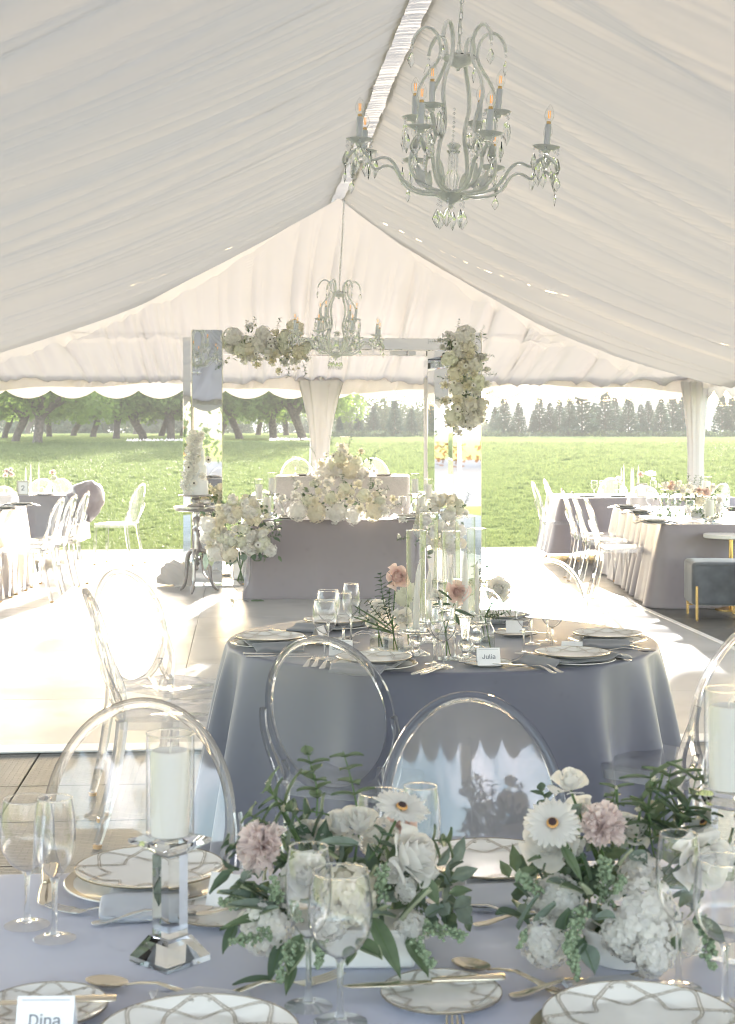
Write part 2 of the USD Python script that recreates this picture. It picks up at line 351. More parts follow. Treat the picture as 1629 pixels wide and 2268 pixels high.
gi.CreatePositionsAttr(Vt.Vec3fArray.FromNumpy(np.stack([xx, yy, zg(xx, yy)], -1).astype(np.float32)))
gi.CreateProtoIndicesAttr(Vt.IntArray.FromNumpy(r.integers(0, 3, len(xx)).astype(np.int32)))
th = r.random(len(xx)) * PI
gi.CreateOrientationsAttr(Vt.QuathArray([Gf.Quath(float(math.cos(a)), 0, 0, float(math.sin(a))) for a in th]))
sc = r.uniform(0.6, 1.25, len(xx)) * np.clip(0.55 + (yy - 19.8) * 0.03, 0.55, 1.7)
gi.CreateScalesAttr(Vt.Vec3fArray.FromNumpy(np.stack([sc, sc, sc * 0.9], -1).astype(np.float32)))
tag(gi, 'short backlit grass covering the lawn behind the marquee', 'grass', kind='stuff')

# ------------------------------------------------------------------ marquee floor: portable panels, and the white dance floor on it
mk('panel', {'gp': ('geometry', {}), 'tc': ('texture_coordinate', {}), 'br': ('brick_texture', {'scale': 1.0, 'color1': (1, 1, 1), 'color2': (0.7, 0.7, 0.7), 'mortar': (0.25, 0.25, 0.25), 'mortar_size': 0.0035, 'mortar_smooth': 0.5, 'brick_width': 0.050, 'row_height': 0.019, 'offset': 0.5}),
             'n': ('noise_texture', {'scale': 2.2, 'detail': 6.0, 'roughness': 0.65}), 'r': ('rgb_ramp', {'ramp': [(0.3, (0.112, 0.112, 0.106)), (0.7, (0.215, 0.213, 0.203))]}),
             'n2': ('noise_texture', {'scale': 40.0, 'detail': 4.0}), 'gi': ('geometry', {}), 'mx': ('mix', {'mix_type': 'multiply', 'fac': 0.6}),
             'b': ('bump', {'strength': 0.75, 'distance': 0.0035}), 'p': ('principled_bsdf', {'roughness': 0.42})},
   [('tc.object', 'br.vector'), ('gp.position', 'n.vector'), ('gp.position', 'n2.vector'), ('n.fac', 'r.fac'), ('r.color', 'mx.color1'), ('br.color', 'mx.color2'), ('mx.color', 'p.base_color'), ('br.fac', 'b.height'), ('b.normal', 'p.normal')], 'p.BSDF')
tf = Thing('marquee_floor', 'grey textured portable floor panels', None, tent(0, 0, 0), TENT_RZ, kind='structure')
DF = (7.37, 14.69, 2.44)
tf.part('floor_base', box(10.3, 21.0, 0.09, (0, 9.3, -0.115)), 'bark', False)
hull = box(1.2 - 0.006, 0.6 - 0.006, 0.022, (0, 0, -0.022), 0.003)
for j in range(-1, 33):
    s0 = -0.35 + 0.6 * j
    for i in range(9):
        w0 = -4.8 + 1.2 * i
        if DF[0] + 0.5 < s0 < DF[1] - 0.5 and abs(w0) < 1.7: continue
        if s0 < 3.2: continue
        tf.part('floor_panel', moved(hull, (w0, s0, 0)), 'panel', False)
mk('dance_vinyl', {'gp': ('geometry', {}), 'n': ('noise_texture', {'scale': 1.3, 'detail': 5.0}), 'rr': ('map_range', {'from_min': 0.3, 'from_max': 0.7, 'to_min': 0.26, 'to_max': 0.42}), 'mp': ('mapping', {'scale': (2.0, 60.0, 1.0), 'rotation': (0, 0, -0.08)}), 'n2': ('noise_texture', {'scale': 3.0, 'detail': 3.0}),
                   'b': ('bump', {'strength': 0.10, 'distance': 0.004}), 'r': ('rgb_ramp', {'ramp': [(0.3, (0.40, 0.395, 0.39)), (0.7, (0.47, 0.465, 0.46))]}), 'p': ('principled_bsdf', {'specular_ior_level': 0.22})},
   [('gp.position', 'n.vector'), ('gp.position', 'mp.vector'), ('mp.vector', 'n2.vector'), ('n.fac', 'rr.value'), ('rr.result', 'p.roughness'), ('n.fac', 'r.fac'), ('r.color', 'p.base_color'), ('n2.fac', 'b.height'), ('b.normal', 'p.normal')], 'p.BSDF')
df = Thing('dance_floor', 'glossy white dance floor panels', None, tent(DF[0], 0, 0), TENT_RZ, kind='structure')
for j in range(6):
    for i in range(4):
        df.part('floor_panel', box(1.217, 1.217, 0.008, (-1.83 + 1.22 * i, 0.61 + 1.22 * j, 0.003), 0.0015), 'dance_vinyl', False)
for x in (-1, 1):
    df.part('edge_strip', box(0.05, 7.42, 0.010, (x * 2.467, 3.66, 0.003), 0.003), 'white_paint', False)
df.part('edge_strip', box(4.98, 0.16, 0.010, (0, -0.09, 0.003), 0.003), 'white_paint', False)
FZ = 0.011      # top of the dance floor

# ------------------------------------------------------------------ the marquee: draped liner, hip end, valances, clothed poles
W, ZR, ZE, S0, S1, HL = 5.0, 3.69, 2.20, 4.0, 14.3, 5.1
tm = Thing('marquee', 'white wedding marquee with pleated ceiling liner and scalloped edges', 'marquee', tent(0, 0, 0), TENT_RZ)
def L(s, w, z):     # marquee coordinates local to the thing: x = w, y = s
    s, w, z = np.broadcast_arrays(np.asarray(s, float), np.asarray(w, float), np.asarray(z, float))
    return np.stack([w, s, z], -1)
def ridge_noise(x, seed):
    q = n1(x, seed); return 1 - np.abs(2 * q - 1)
def folds(s, u, seed):
    """how far the cloth hangs below the flat slope: long folds running from ridge to eave, finely gathered at the ridge"""
    k = s - (2.3 if seed < 14 else 3.0) * u
    a = 0.125 * ridge_noise(k * 0.62 + 4 * seed, seed) ** 1.8 * (0.2 + u)
    b = 0.050 * ridge_noise(k * 1.55 + 0.35 * u + 9, seed + 1) ** 3 * (0.35 + 0.8 * np.sin(PI * np.clip(u, 0, 1)))
    f = 0.026 * ridge_noise(k * 2.1 + 3, seed + 6) ** 8
    c = 0.016 * ridge_noise((s - 1.0 * u) * 6.0, seed + 2) ** 2 * np.clip(1.1 - u * 1.9, 0, 1)
    d = 0.010 * ridge_noise((s - 0.5 * u) * 15.0, seed + 3) * np.clip(1 - u * 3.2, 0, 1)
    e = 0.010 * (n1(k * 2.1 + u * 7.0, seed + 4) - 0.5) * u + f
    return a + b + c + d + e
def slope_z(u): return ZR + (ZE - ZR) * u - 0.82 * u * (1 - u) * (1.25 - 0.5 * u)
for side in (-1, 1):
    for bay, (a, b) in enumerate(((S0, 9.15), (9.15, S1))):
        u = np.linspace(0.0105, 1, 46)[:, None]; s = np.linspace(a, b, 430)[None, :]
        scal = 0.05 * np.abs(2 * ((s - a) / (b - a)) - 1) ** 2            # ridge sags a little between the frames
        z = slope_z(u) - folds(s, u, 11 + (side > 0) * 5) - 0.03 + scal * (1 - u)
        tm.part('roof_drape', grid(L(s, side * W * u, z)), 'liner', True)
    u = np.linspace(0, 1, 46)[:, None]; q = np.linspace(0, 1, 240)[None, :]
    s = S1 + HL * u * q
    z = slope_z(u) - folds(s, u, 11 + (side > 0) * 5) * np.clip((1 - q) * 14, 0, 1) + (0.05 * (1 - u) - 0.03) * np.clip((1 - q) * 14, 0, 1) + 0.006 * np.clip(1 - (1 - q) * 14, 0, 1)
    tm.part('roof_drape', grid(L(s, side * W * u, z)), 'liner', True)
    s = S0 - HL * u * q
    z = slope_z(u) - folds(s, u, 11 + (side > 0) * 5) * np.clip((1 - q) * 14, 0, 1) + (0.05 * (1 - u) - 0.03) * np.clip((1 - q) * 14, 0, 1) + 0.006 * np.clip(1 - (1 - q) * 14, 0, 1)
    tm.part('roof_drape', grid(L(s, side * W * u, z)), 'liner', True)
for end in (1, -1):                                  # the two hip ends
    u = np.linspace(0, 1, 110 if end > 0 else 40)[:, None]; q = np.linspace(-1, 1, 900 if end > 0 else 200)[None, :]
    w = W * u * q; s = S1 + HL * u if end > 0 else S0 - HL * u
    ql = 0.06 * ridge_noise(w * 1.6 + 0.3 * u, 51) ** 2 + 0.075 * ridge_noise(w * 5.0 + .4 * np.sin(u * 5), 52) ** 2 + 0.032 * ridge_noise(w * 12, 53) ** 2
    sag = 0.09 * np.exp(-((u - 0.56) / 0.035) ** 2)     # stitched line across the end panel
    z = slope_z(u) - ql * np.clip((1 - np.abs(q)) * 12, 0, 1) * np.clip(u * 3, 0.15, 1) + 0.05 * np.abs(np.sin((u - 0.56) * 6)) * 0
    z = z + 0.02 * np.exp(-((u - 0.60) / 0.012) ** 2)
    tm.part('end_drape', grid(L(s + 0 * q, w, z)), 'liner_end', True)
    tm.part('seam_band', tube(L(S1 + HL * 0.602 if end > 0 else S0 - HL * 0.602, np.linspace(-2.9, 2.9, 40), slope_z(0.602) + 0.004), 0.007, 6), 'valance')
# ruched strip along the ridge
s = np.linspace(S0, S1, 700)[None, :]; q = np.linspace(-1, 1, 9)[:, None]
bayw = np.abs(2 * (((s - S0) % 5.15) / 5.15) - 1) ** 2
z = ZR - 0.062 + 0.05 * bayw - 0.020 * (1 - q * q) - 0.012 * n1(s * 33 + 1.5 * q, 61) - 0.008 * np.sin(s * 95 + 3 * q + 5 * n1(s * 6, 3))
tm.part('ridge_ruffle', grid(L(s, 0.085 * q, z - 0.028 * q * q)), 'ruffle', True)
#tm.part('frame_band', box(0.16, 0.75, 0.012, (0, 9.15 + 0.1, ZR - 0.075)), 'valance', False)
# valances: a gathered liner skirt and, outside it, a scalloped skirt
def edge_path(which, n):
    q = np.linspace(-1, 1, n)
    if which == 'far': return S1 + HL + 0 * q, W * q, (0, 1)
    if which == 'near': return S0 - HL + 0 * q, W * q, (0, -1)
    return (S0 - HL) + (S1 + HL - S0 + HL) * (q + 1) / 2, (W if which == 'right' else -W) + 0 * q, ((1 if which == 'right' else -1), 0)
for which in ('far', 'near', 'left', 'right'):
    n = 900 if which == 'far' else 700
    s, w, o = edge_path(which, n); run = w if which in ('far', 'near') else s
    v = np.linspace(0, 1, 16)[:, None]
    wob = 0.05 * (ridge_noise(run * 2.3, 71) - .5) + 0.045 * ridge_noise(run * 6.5 + 0.5 * v, 72) ** 1.5
    hem = 0.19 + 0.05 * np.sin(run * 1.25 + 1.0) + 0.02 * np.sin(run * 4.1)
    off = -0.06 + wob * (0.45 + v)
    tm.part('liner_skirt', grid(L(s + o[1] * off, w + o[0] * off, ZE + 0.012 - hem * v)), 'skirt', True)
    per = 0.545; ph = (run / per) % 1.0
    drop = (0.25 if which == 'near' else 0.23) + 0.105 * np.sin(PI * ph) ** 0.75
    off = 0.06 + 0.020 * np.sin(run * 2.1) * v + 0.012 * np.sin(run * 7) * v
    tm.part('scalloped_valance', grid(L(s + o[1] * off, w + o[0] * off, ZE + 0.03 - drop * v)), 'valance', True)
def pole(s, w, wide, narrow, zt=2.12, tie=1.15):
    z = np.linspace(0.0, zt, 40); th = np.linspace(0, 2 * PI, 56, endpoint=False)
    t = np.clip((z - tie) / (zt - tie), 0, 1)
    rr = narrow + (wide - narrow) * t ** 1.6 + 0.02 * np.clip(1 - z / tie, 0, 1)
    pl = 1 + 0.14 * np.sin(th * 9 + 0.7)[None] * (0.3 + t[:, None]) + 0.06 * np.sin(th * 23)[None]
    R_ = rr[:, None] * pl
    Q = np.stack([w + R_ * np.cos(th), s + 0.45 * R_ * np.sin(th), z[:, None] + 0 * th], -1)
    tm.part('pole_drape', grid(Q, True), 'pole_cloth', True)
    tm.part('pole', rod((w, s, 0), (w, s, ZE), 0.028, 10), 'white_paint')
pole(S1 + HL - 0.06, 0.10, 0.25, 0.105); pole(S1 + HL - 0.1, 4.92, 0.17, 0.10); pole(S1 + HL - 0.1, -4.92, 0.17, 0.10)
for s_ in (S0 - HL + .1, 4.0, 9.15, 14.3):
    for sg in (-1, 1): tm.part('pole', rod((sg * 4.93, s_, 0), (sg * 4.93, s_, ZE), 0.032, 10), 'white_paint')
tm.part('guy_rope', rod((0.02, S1 + HL + 0.1, 2.1), (-0.02, S1 + HL + 1.3, -0.1), 0.012, 6), 'white_paint')

# ------------------------------------------------------------------ trees
def leaves_cloud(r, centers, n, size, flat=0.6):
    """n leaf sized faces spread round the centres (x, y, z, radius)"""
    c = np.asarray(centers, float); k = r.choice(len(c), n, p=c[:, 3] ** 2 / np.sum(c[:, 3] ** 2))
    d = r.normal(size=(n, 3)); d /= np.linalg.norm(d, axis=1, keepdims=True)
    rad = c[k, 3] * r.random(n) ** 0.42
    p = c[k, :3] + d * rad[:, None] * np.array([1, 1, flat + 0.15])
    a = r.normal(size=(n, 3)); a /= np.linalg.norm(a, axis=1, keepdims=True)
    b = np.cross(a, r.normal(size=(n, 3))); b /= np.linalg.norm(b, axis=1, keepdims=True)
    s = size * r.uniform(0.55, 1.3, n)[:, None]
    V = np.stack([p - a * s * .5, p + b * s * .28, p + a * s * .5, p - b * s * .28], 1).reshape(-1, 3)
    i = np.arange(n) * 4
    return V, np.vstack([np.c_[i, i + 1, i + 2], np.c_[i, i + 2, i + 3]])
def orchard_tree(r, lean, label, loc):
    t = Thing('orchard_tree', label, 'tree', loc, group='old fruit trees in the orchard')
    top = np.array([lean, 0.1, 0.95])
    tr = tube(smoothcurve([(0, 0, -0.15), (lean * .25, 0.02, 0.3), (lean * .7, 0.06, 0.65), top], 9), [0.24, 0.18, 0.165, 0.155, 0.15, 0.15, 0.155, 0.165, 0.16], 10)
    v, f = tr; v = v + 0.035 * (meshkit.noise(v * 5, 4)[:, None] - 0.5)
    t.part('trunk', (v, f), 'bark', True)
    cent = []
    for k in range(7):
        a = k * 2 * PI / 7 + r.uniform(-.3, .3); e = r.uniform(1.0, 2.0)
        end = top + np.array([math.cos(a) * e, math.sin(a) * e, r.uniform(0.15, 1.5)])
        mid = top + (end - top) * 0.5 + np.array([0, 0, 0.25])
        t.part('limb', tube(smoothcurve([top - [0, 0, .12], mid, end], 7), np.linspace(0.105, 0.03, 7), 6), 'bark', True)
        cent += [(*end, r.uniform(0.75, 1.15)), (*mid + [0, 0, .3], 0.7)]
    for k in range(9):
        a = r.uniform(0, 2 * PI); e = r.uniform(0.3, 2.3); cent.append((top[0] + math.cos(a) * e, math.sin(a) * e, r.uniform(1.3, 3.3), r.uniform(0.6, 1.0)))
    t.part('crown', leaves_cloud(r, cent, 8000, 0.19), 'orchard_leaf', False)
    return t
spots = [(83, 65, 1.12, 'thick pale trunk, nearest tree of the orchard at left'), (34, 72, 1.0, 'leaning trunk just left of the thickest orchard trunk'), (10, 84, .9, 'leaning trunk at the left edge of the picture'), (109, 92, .95, 'slim trunk right behind the thickest orchard trunk'),
         (162, 97, 1.0, 'slim dark trunk third in the far row from the left'), (206, 90, .95, 'short trunk left of the leaning middle tree'), (258, 82, 1.0, 'straight trunk above the standing clear chair'), (320, 74, 1.05, 'trunk leaning left in front of pink ground flowers'),
         (358, 95, 1.0, 'far slim trunk left of the mirror column'), (379, 73, 1.05, 'dark forked trunk beside the left mirror column'), (404, 94, .9, 'far trunk touching the mirror column edge'),
         (531, 79, 1.05, 'dark forked trunk first to the right of the mirror column'), (606, 75, 1.1, 'Y shaped trunk in the middle of the arch opening'), (671, 75, 1.15, 'straight grey trunk beside the draped middle pole'), (572, 105, 1.0, 'slim far trunk between the two dark trunks in the arch'), (634, 100, 1.0, 'slim far trunk left of the straight grey trunk'),
         (-40, 78, 1.0, None), (300, 118, 1.1, 'hazy tree far behind the trunk leaning left'), (450, 88, 1.0, None), (60, 122, 1.1, 'hazy tree far behind the thick pale trunk'), (490, 108, 1.05, 'far tree just right of the mirror column'), (700, 96, 1.1, 'tree half hidden by the draped middle pole')]
r = np.random.default_rng(21); protos_t = []
rgba = [0.0, -0.45, 0.35]
for k, (px, Y, sc_, what) in enumerate(spots):
    if what is None: what = 'tree standing just outside the frame' if px < 0 else 'tree behind the left mirror column'
    X = (px - CX) / FPX * Y; loc = (X, Y, float(zg(np.array(X), np.array(Y))))
    lab = 'orchard tree, ' + what
    if k < 3: protos_t.append(orchard_tree(r, rgba[k], lab, loc)); put(protos_t[k].x.GetPrim(), mat4(loc, r.uniform(0, 6), s=sc_ * 1.15))
    else: protos_t[k % 3].copy(loc, r.uniform(0, 6.28) if k != 7 else 0.3, lab, s=sc_ * 1.15)
# pink and white fallen petals / ground flowers below the orchard
mb = MB(); q = np.random.default_rng(5)
for (a, b, y) in ((285, 420, 70), (600, 700, 72)):
    n = 60
    X = (q.uniform(a, b, n) - CX) / FPX * y; Y = y + q.normal(0, 1.3, n); s = q.uniform(.04, .08, n)
    z = zg(X, Y) + .1
    for i in range(n): mb.add((np.array([[X[i] - s[i], Y[i], z[i] - s[i] * .5], [X[i] + s[i], Y[i], z[i] - s[i] * .5], [X[i], Y[i] + .02, z[i] + s[i]]]), np.array([[0, 1, 2]])))
solo('ground_flowers', mb, 'petal_pink', 'pink and white flowers in the grass under the orchard', 'flowers', kind='stuff', smooth=False)
# young conifers
def conifer(r, h, label, loc):
    t = Thing('young_fir', label, 'fir tree', loc, group='young firs in a row at the edge of the lawn')
    t.part('trunk', tube([(0, 0, -.1), (0, 0, h * .6), (0, 0, h)], [.045, .03, .006], 6), 'bark')
    n = 2600; lev = r.integers(0, 15, n) / 15 * .93 + .05; zz = h * np.clip(lev + r.normal(0, .012, n), .03, .99)
    rad = (.25 * h * (1 - zz / h) ** .85 + .03) * r.random(n) ** .6; a = np.round(r.random(n) * 9) / 9 * 2 * PI + lev * 41 + r.normal(0, .12, n)
    p = np.stack([rad * np.cos(a), rad * np.sin(a), zz + .22 * rad], -1); d = np.stack([np.cos(a), np.sin(a), .35 + 0 * a], -1) + r.normal(0, .45, (n, 3)); d /= np.linalg.norm(d, axis=1, keepdims=True)
    w = np.cross(d, r.normal(size=(n, 3))); w /= np.linalg.norm(w, axis=1, keepdims=True); l = .17 * r.uniform(.6, 1.3, n)[:, None] * (1.1 - .6 * lev[:, None]); wd = .022 + 0 * l
    V = np.stack([p - w * wd, p + w * wd, p + d * l], 1).reshape(-1, 3); mb = (V, np.arange(3 * n).reshape(-1, 3))
    t.part('crown', mb, 'needle', False)
    return t
r = np.random.default_rng(8)
firx = [(970, 1.0), (1008, .8), (752, .6), (828, .95), (875, 1.1), (795, .7), (912, .85), (1098, .95), (1117, 1.25), (1150, 1.05), (1183, .8), (1196, 1.2), (1219, 1.05), (1240, 1.15), (1262, 1.15), (1290, 1.7), (1318, 1.1), (1341, 1.5), (1362, 1.25), (1393, 1.25), (1420, 1.0), (1437, 1.15), (1465, 1.15), (1490, 1.35), (1513, 1.3), (1542, 1.2), (1600, 1.3), (1622, 1.2)]
ordn = ['first', 'second', 'third', 'fourth', 'fifth', 'sixth', 'seventh', 'eighth', 'ninth', 'tenth', 'eleventh', 'twelfth', 'thirteenth', 'fourteenth', 'fifteenth', 'sixteenth', 'seventeenth', 'eighteenth', 'nineteenth', 'twentieth', 'twenty-first', 'twenty-second']
pf = None; nright = 0; inarch = 0
for px, sc_ in sorted(firx):
    sc_ *= 1.12
    Y = 96 + r.uniform(-4, 5); X = (px - CX) / FPX * Y; loc = (X, Y, float(zg(np.array(X), np.array(Y))) - .05)
    if px < 940: lab = f'young blue-green fir seen through the arch, {ordn[inarch]} from the draped middle pole'; inarch += 1
    elif px < 1080: lab = 'young fir hidden behind the flowered mirror column' if px > 990 else 'young fir between the two right mirror columns'
    elif px > 1590: lab = 'young fir right of the corner pole, ' + ('near the picture edge' if px > 1610 else 'next to the pole')
    else: lab = f'young blue-green fir, {ordn[nright]} in the row right of the arch'; nright += 1
    if pf is None: pf = conifer(r, 1.9, lab, loc); put(pf.x.GetPrim(), mat4(loc, 0, s=sc_))
    else: pf.copy(loc, r.uniform(0, 6), lab, s=sc_)
# taller mixed trees behind them
def bush_tree(name, label, cat, loc, h, wd, mat, n, r, leaf=0.22, group=None):
    t = Thing(name, label, cat, loc, group=group)
    t.part('trunk', tube([(0, 0, -.2), (0.05, 0, h * .5), (0, 0, h * .9)], [.12, .08, .02], 6), 'bark')
    cent = [(r.normal(0, wd * .33), r.normal(0, wd * .3), h * r.uniform(.22, .92), wd * r.uniform(.16, .30)) for _ in range(16)]
    t.part('crown', leaves_cloud(r, cent, n, leaf, .8), mat, False)
    return t
r = np.random.default_rng(12)
bt = [('birch_tree', 'tall airy tree standing above the firs right of the arch', 1375, 112, 3.3, 2.6, 'hedge_leaf'), ('broad_tree', 'broad dark tree behind the corner pole', 1520, 118, 3.6, 4.2, 'hedge_leaf'), ('broad_tree', 'broad dark tree at the right picture edge', 1625, 112, 3.6, 3.8, 'hedge_leaf'),
      ('leafy_tree', 'pale bare-topped tree just right of the flowered column', 1120, 122, 2.4, 4.0, 'hedge_leaf'),
      ('russet_shrub', 'reddish shrub behind the firs left of the corner pole', 1490, 112, 2.6, 4.5, 'russet_leaf'), ('russet_shrub', 'reddish shrub behind the firs in the middle of the right side', 1435, 114, 2.0, 4.0, 'russet_leaf'), ('russet_shrub', 'reddish shrub right of the corner pole', 1605, 112, 2.8, 4.0, 'russet_leaf'), ('russet_shrub', 'pale brown shrub behind the first firs right of the arch', 1165, 114, 1.5, 4.0, 'russet_leaf'),
      ('leafy_tree', 'dark bushy tree right of the draped middle pole', 775, 106, 2.9, 4.2, 'hedge_leaf'), ('leafy_tree', 'dark bushy tree in the middle of the arch opening', 850, 108, 2.7, 5.0, 'hedge_leaf'), ('leafy_tree', 'pale bushy tree left of the back mirror column', 915, 112, 2.9, 4.4, 'hedge_leaf'), ('leafy_tree', 'bushy tree behind the right mirror columns', 985, 112, 2.6, 4.4, 'hedge_leaf'), ('leafy_tree', 'leafy tree above the tenth fir from the arch', 1300, 126, 2.2, 4.4, 'hedge_leaf')]
for nm, lab, px, Y, h, wd, m_, in bt:
    if px > 1080: h, wd, Y = 1.49 - 1.22 + (h + 1.22 - 1.49) * 1.5, wd * 1.45, Y * 1.5
    X = (px - CX) / FPX * Y
    bush_tree(nm, lab, 'shrub' if 'shrub' in nm else 'tree', (X, Y, float(zg(np.array(X), np.array(Y))) - .1), h, wd, m_, (700 if 'russet' in nm else 900) if px > 1080 else 3000, r, .26 if px > 1080 else .22)
# far tree line and hills, seen as one mass
mb = MB(); q = np.random.default_rng(31)
for k in range(90):
    px = q.uniform(-120, 1080); Y = q.uniform(135, 170); X = (px - CX) / FPX * Y; h = q.uniform(0.3, 0.8) if px > 720 else q.uniform(2.5, 5.0)
    cent = [(X + q.normal(0, 1.5), Y + q.normal(0, 1), 1.1 + h * q.uniform(.1, .9), q.uniform(.6, 1.0 if px > 720 else 1.5)) for _ in range(6)]
    mb.add(leaves_cloud(q, cent, 900, 0.34, .8))
solo('distant_woodland', mb, 'hedge_leaf', 'hazy distant woodland behind the orchard and the firs', 'woodland', kind='stuff', smooth=False)
px = np.linspace(-900, 2600, 240)[None, :]; v = np.linspace(0, 1, 5)[:, None]
Y = 520.0; hh = 5 + 8 * n1(px * 0.004, 5) + 3 * n1(px * 0.02, 6)
Q = np.stack(np.broadcast_arrays((px - CX) / FPX * Y, Y + 60 * v, 0.5 + hh * np.sin(v * PI / 2)), -1)
pbr('far_hill', (0.10, 0.125, 0.095), 0.9, var=0.3, scale=0.05)
solo('hills', grid(Q), 'far_hill', 'low wooded hills on the horizon', kind='structure', smooth=True)
# rough grass verge in front of the firs
mb = MB()
for k in range(420):
    px = q.uniform(740, 1660); Y = q.uniform(91, 95); X = (px - CX) / FPX * Y; mb.add(leaves_cloud(q, [(X, Y, 1.16, q.uniform(.2, .4))], 16, 0.25, .9))
solo('rough_verge', mb, 'hedge_leaf', 'strip of rough tall grass at the foot of the firs', 'grass', kind='stuff', smooth=False)

# the low sun's haze over the field
usdkit.material(stage, '/World/Looks/haze', {'v': ('principled_volume', {'color': (0.93, 0.95, 0.97), 'density': 0.0005, 'anisotropy': 0.45})}, [], volume='v.volume')
MATS['haze'] = UsdShade.Material.Get(stage, '/World/Looks/haze')
solo('haze', box(1960, 1720, 31, (0, 200, -2.2)), 'haze', 'thin sunlit haze over the lawn and the trees', kind='stuff', smooth=False)

mb = MB(); q = np.random.default_rng(41); mc = MB(); mt = MB()
for k in range(46):
    X = -34 + 1.5 * k + q.normal(0, .4); Y = -27 + q.normal(0, 1.2); h = q.uniform(2.2, 5.2)
    cent = [(X + q.normal(0, .7), Y + q.normal(0, .6), h * q.uniform(.12, .95), q.uniform(.5, .9)) for _ in range(9)]
    (mc if k % 3 == 0 else mb).add(leaves_cloud(q, cent, 520, 0.26, .9)); mt.add(rod((X, Y, -.2), (X, Y, h * .7), .07, 5, .03))
hg = Thing('garden_hedge', 'tall mixed hedge in autumn colours, seen only as a reflection in the mirrors', 'hedge', (0, -27, -.1), kind='stuff')
hg.part('green_leaves', mb, 'hedge_leaf', False, world=True); hg.part('orange_leaves', mc, 'autumn_leaf', False, world=True); hg.part('stems', mt, 'bark', False, world=True)
# ------------------------------------------------------------------ object builders
def ghost_chair(label, loc, face, group=None):
    """clear chair with an oval back; face = direction the sitter looks (x, y)"""
    rz = math.atan2(-face[0], face[1])
    t = Thing('clear_chair', label, 'chair', loc, rz, group)
    a, b, zc, tilt = 0.176, 0.222, 0.672, math.radians(13)
    def bp(x, h):            # point of the back surface: x across, h up from its centre
        return np.stack([x, -0.245 - h * math.sin(tilt) + 0.10 * (1 - (x / .19) ** 2) * -0.28, zc + h * math.cos(tilt)], -1)
    th = np.linspace(0, 2 * PI, 49)[:-1]
    rr = np.linspace(0.0, 1, 7)[:, None]
    t.part('back_panel', grid(bp(a * rr * np.cos(th), b * rr * np.sin(th)), True), 'acrylic_sheet', True)
    # rim: rectangular section swept round the oval
    th = np.linspace(0, 2 * PI, 65)[:-1]; sec = [(0, -.008), (0, .008), (.013, .011), (.022, .008), (.022, -.008), (.013, -.011)]
    Q = []
    for (o, d) in sec:
        q = bp((a + o) * np.cos(th), (b + o) * np.sin(th)); q[:, 1] += d; Q.append(q)
    t.part('back_rim', grid(np.array(Q + Q[:1]), True), 'acrylic', 30)
    for x in (-1, 1):
        st = smoothcurve([(x * .168, -.195, .45), (x * .196, -.205, .53), (x * .206, -.235, .60), (x * .2015, -.262, .68)], 10)
        t.part('back_stile', tube(st, [.019, .018, .017, .016, .015, .0145, .014, .014, .0135, .013], 6, flat=.8), 'acrylic', 30)
        t.part('back_brace', tube(smoothcurve([(x * .160, -.195, .45), (x * .145, -.210, .485), (x * .150, -.225, .525)], 7), .0105, 6), 'acrylic', 30)
        t.part('leg', tube([(x * .168, .170, .44), (x * .176, .180, .015)], [.021, .0155], 6), 'acrylic', 30)
        rl = smoothcurve([(x * .166, -.188, .45), (x * .172, -.205, .30), (x * .186, -.275, .015)], 8)
        t.part('leg', tube(rl, np.linspace(.022, .0155, 8), 6), 'acrylic', 30)
        for (fx, fy) in ((.176, .180), (.186, -.275)):
            t.part('foot', lathe([(0, 0), (.0155, 0), (.017, .012), (0, .014)], 8), 'amber_foot') if fx == .176 and False else t.part('foot', moved(lathe([(0, 0), (.0155, 0), (.017, .012), (0, .014)], 8), (x * fx, fy, 0)), 'amber_foot')
    # seat: rounded slab with a deep clear skirt
    th = np.linspace(0, 2 * PI, 41)[:-1]; ex = 0.28
    cx = np.sign(np.cos(th)) * np.abs(np.cos(th)) ** ex; sy = np.sign(np.sin(th)) * np.abs(np.sin(th)) ** ex
    wx = (0.185 + 0.012 * sy) * cx; wy = 0.198 * sy
    ring = lambda s_, z: np.stack([wx * s_, wy * s_, z + 0 * th], -1)
    t.part('seat', grid(np.array([ring(0.02, .455), ring(.5, .456), ring(.95, .462), ring(1.0, .457), ring(1.0, .415), ring(.97, .415), ring(.96, .442), ring(.5, .442), ring(0.02, .442)]), True), 'acrylic_sheet', 35)
    return t
chair0 = None
def chair(label, back_xy, face, z=0.0, group=None, s=1.0):
    """places a chair by the middle of its back"""
    global chair0
    f = np.array(face, float); f /= np.linalg.norm(f)
    c = np.array(back_xy, float) + f * 0.25
    if chair0 is None:
        chair0 = ghost_chair(label, (c[0], c[1], z), f, group); return chair0.path
    return chair0.copy((c[0], c[1], z), math.atan2(-f[0], f[1]), label, group, s=s)

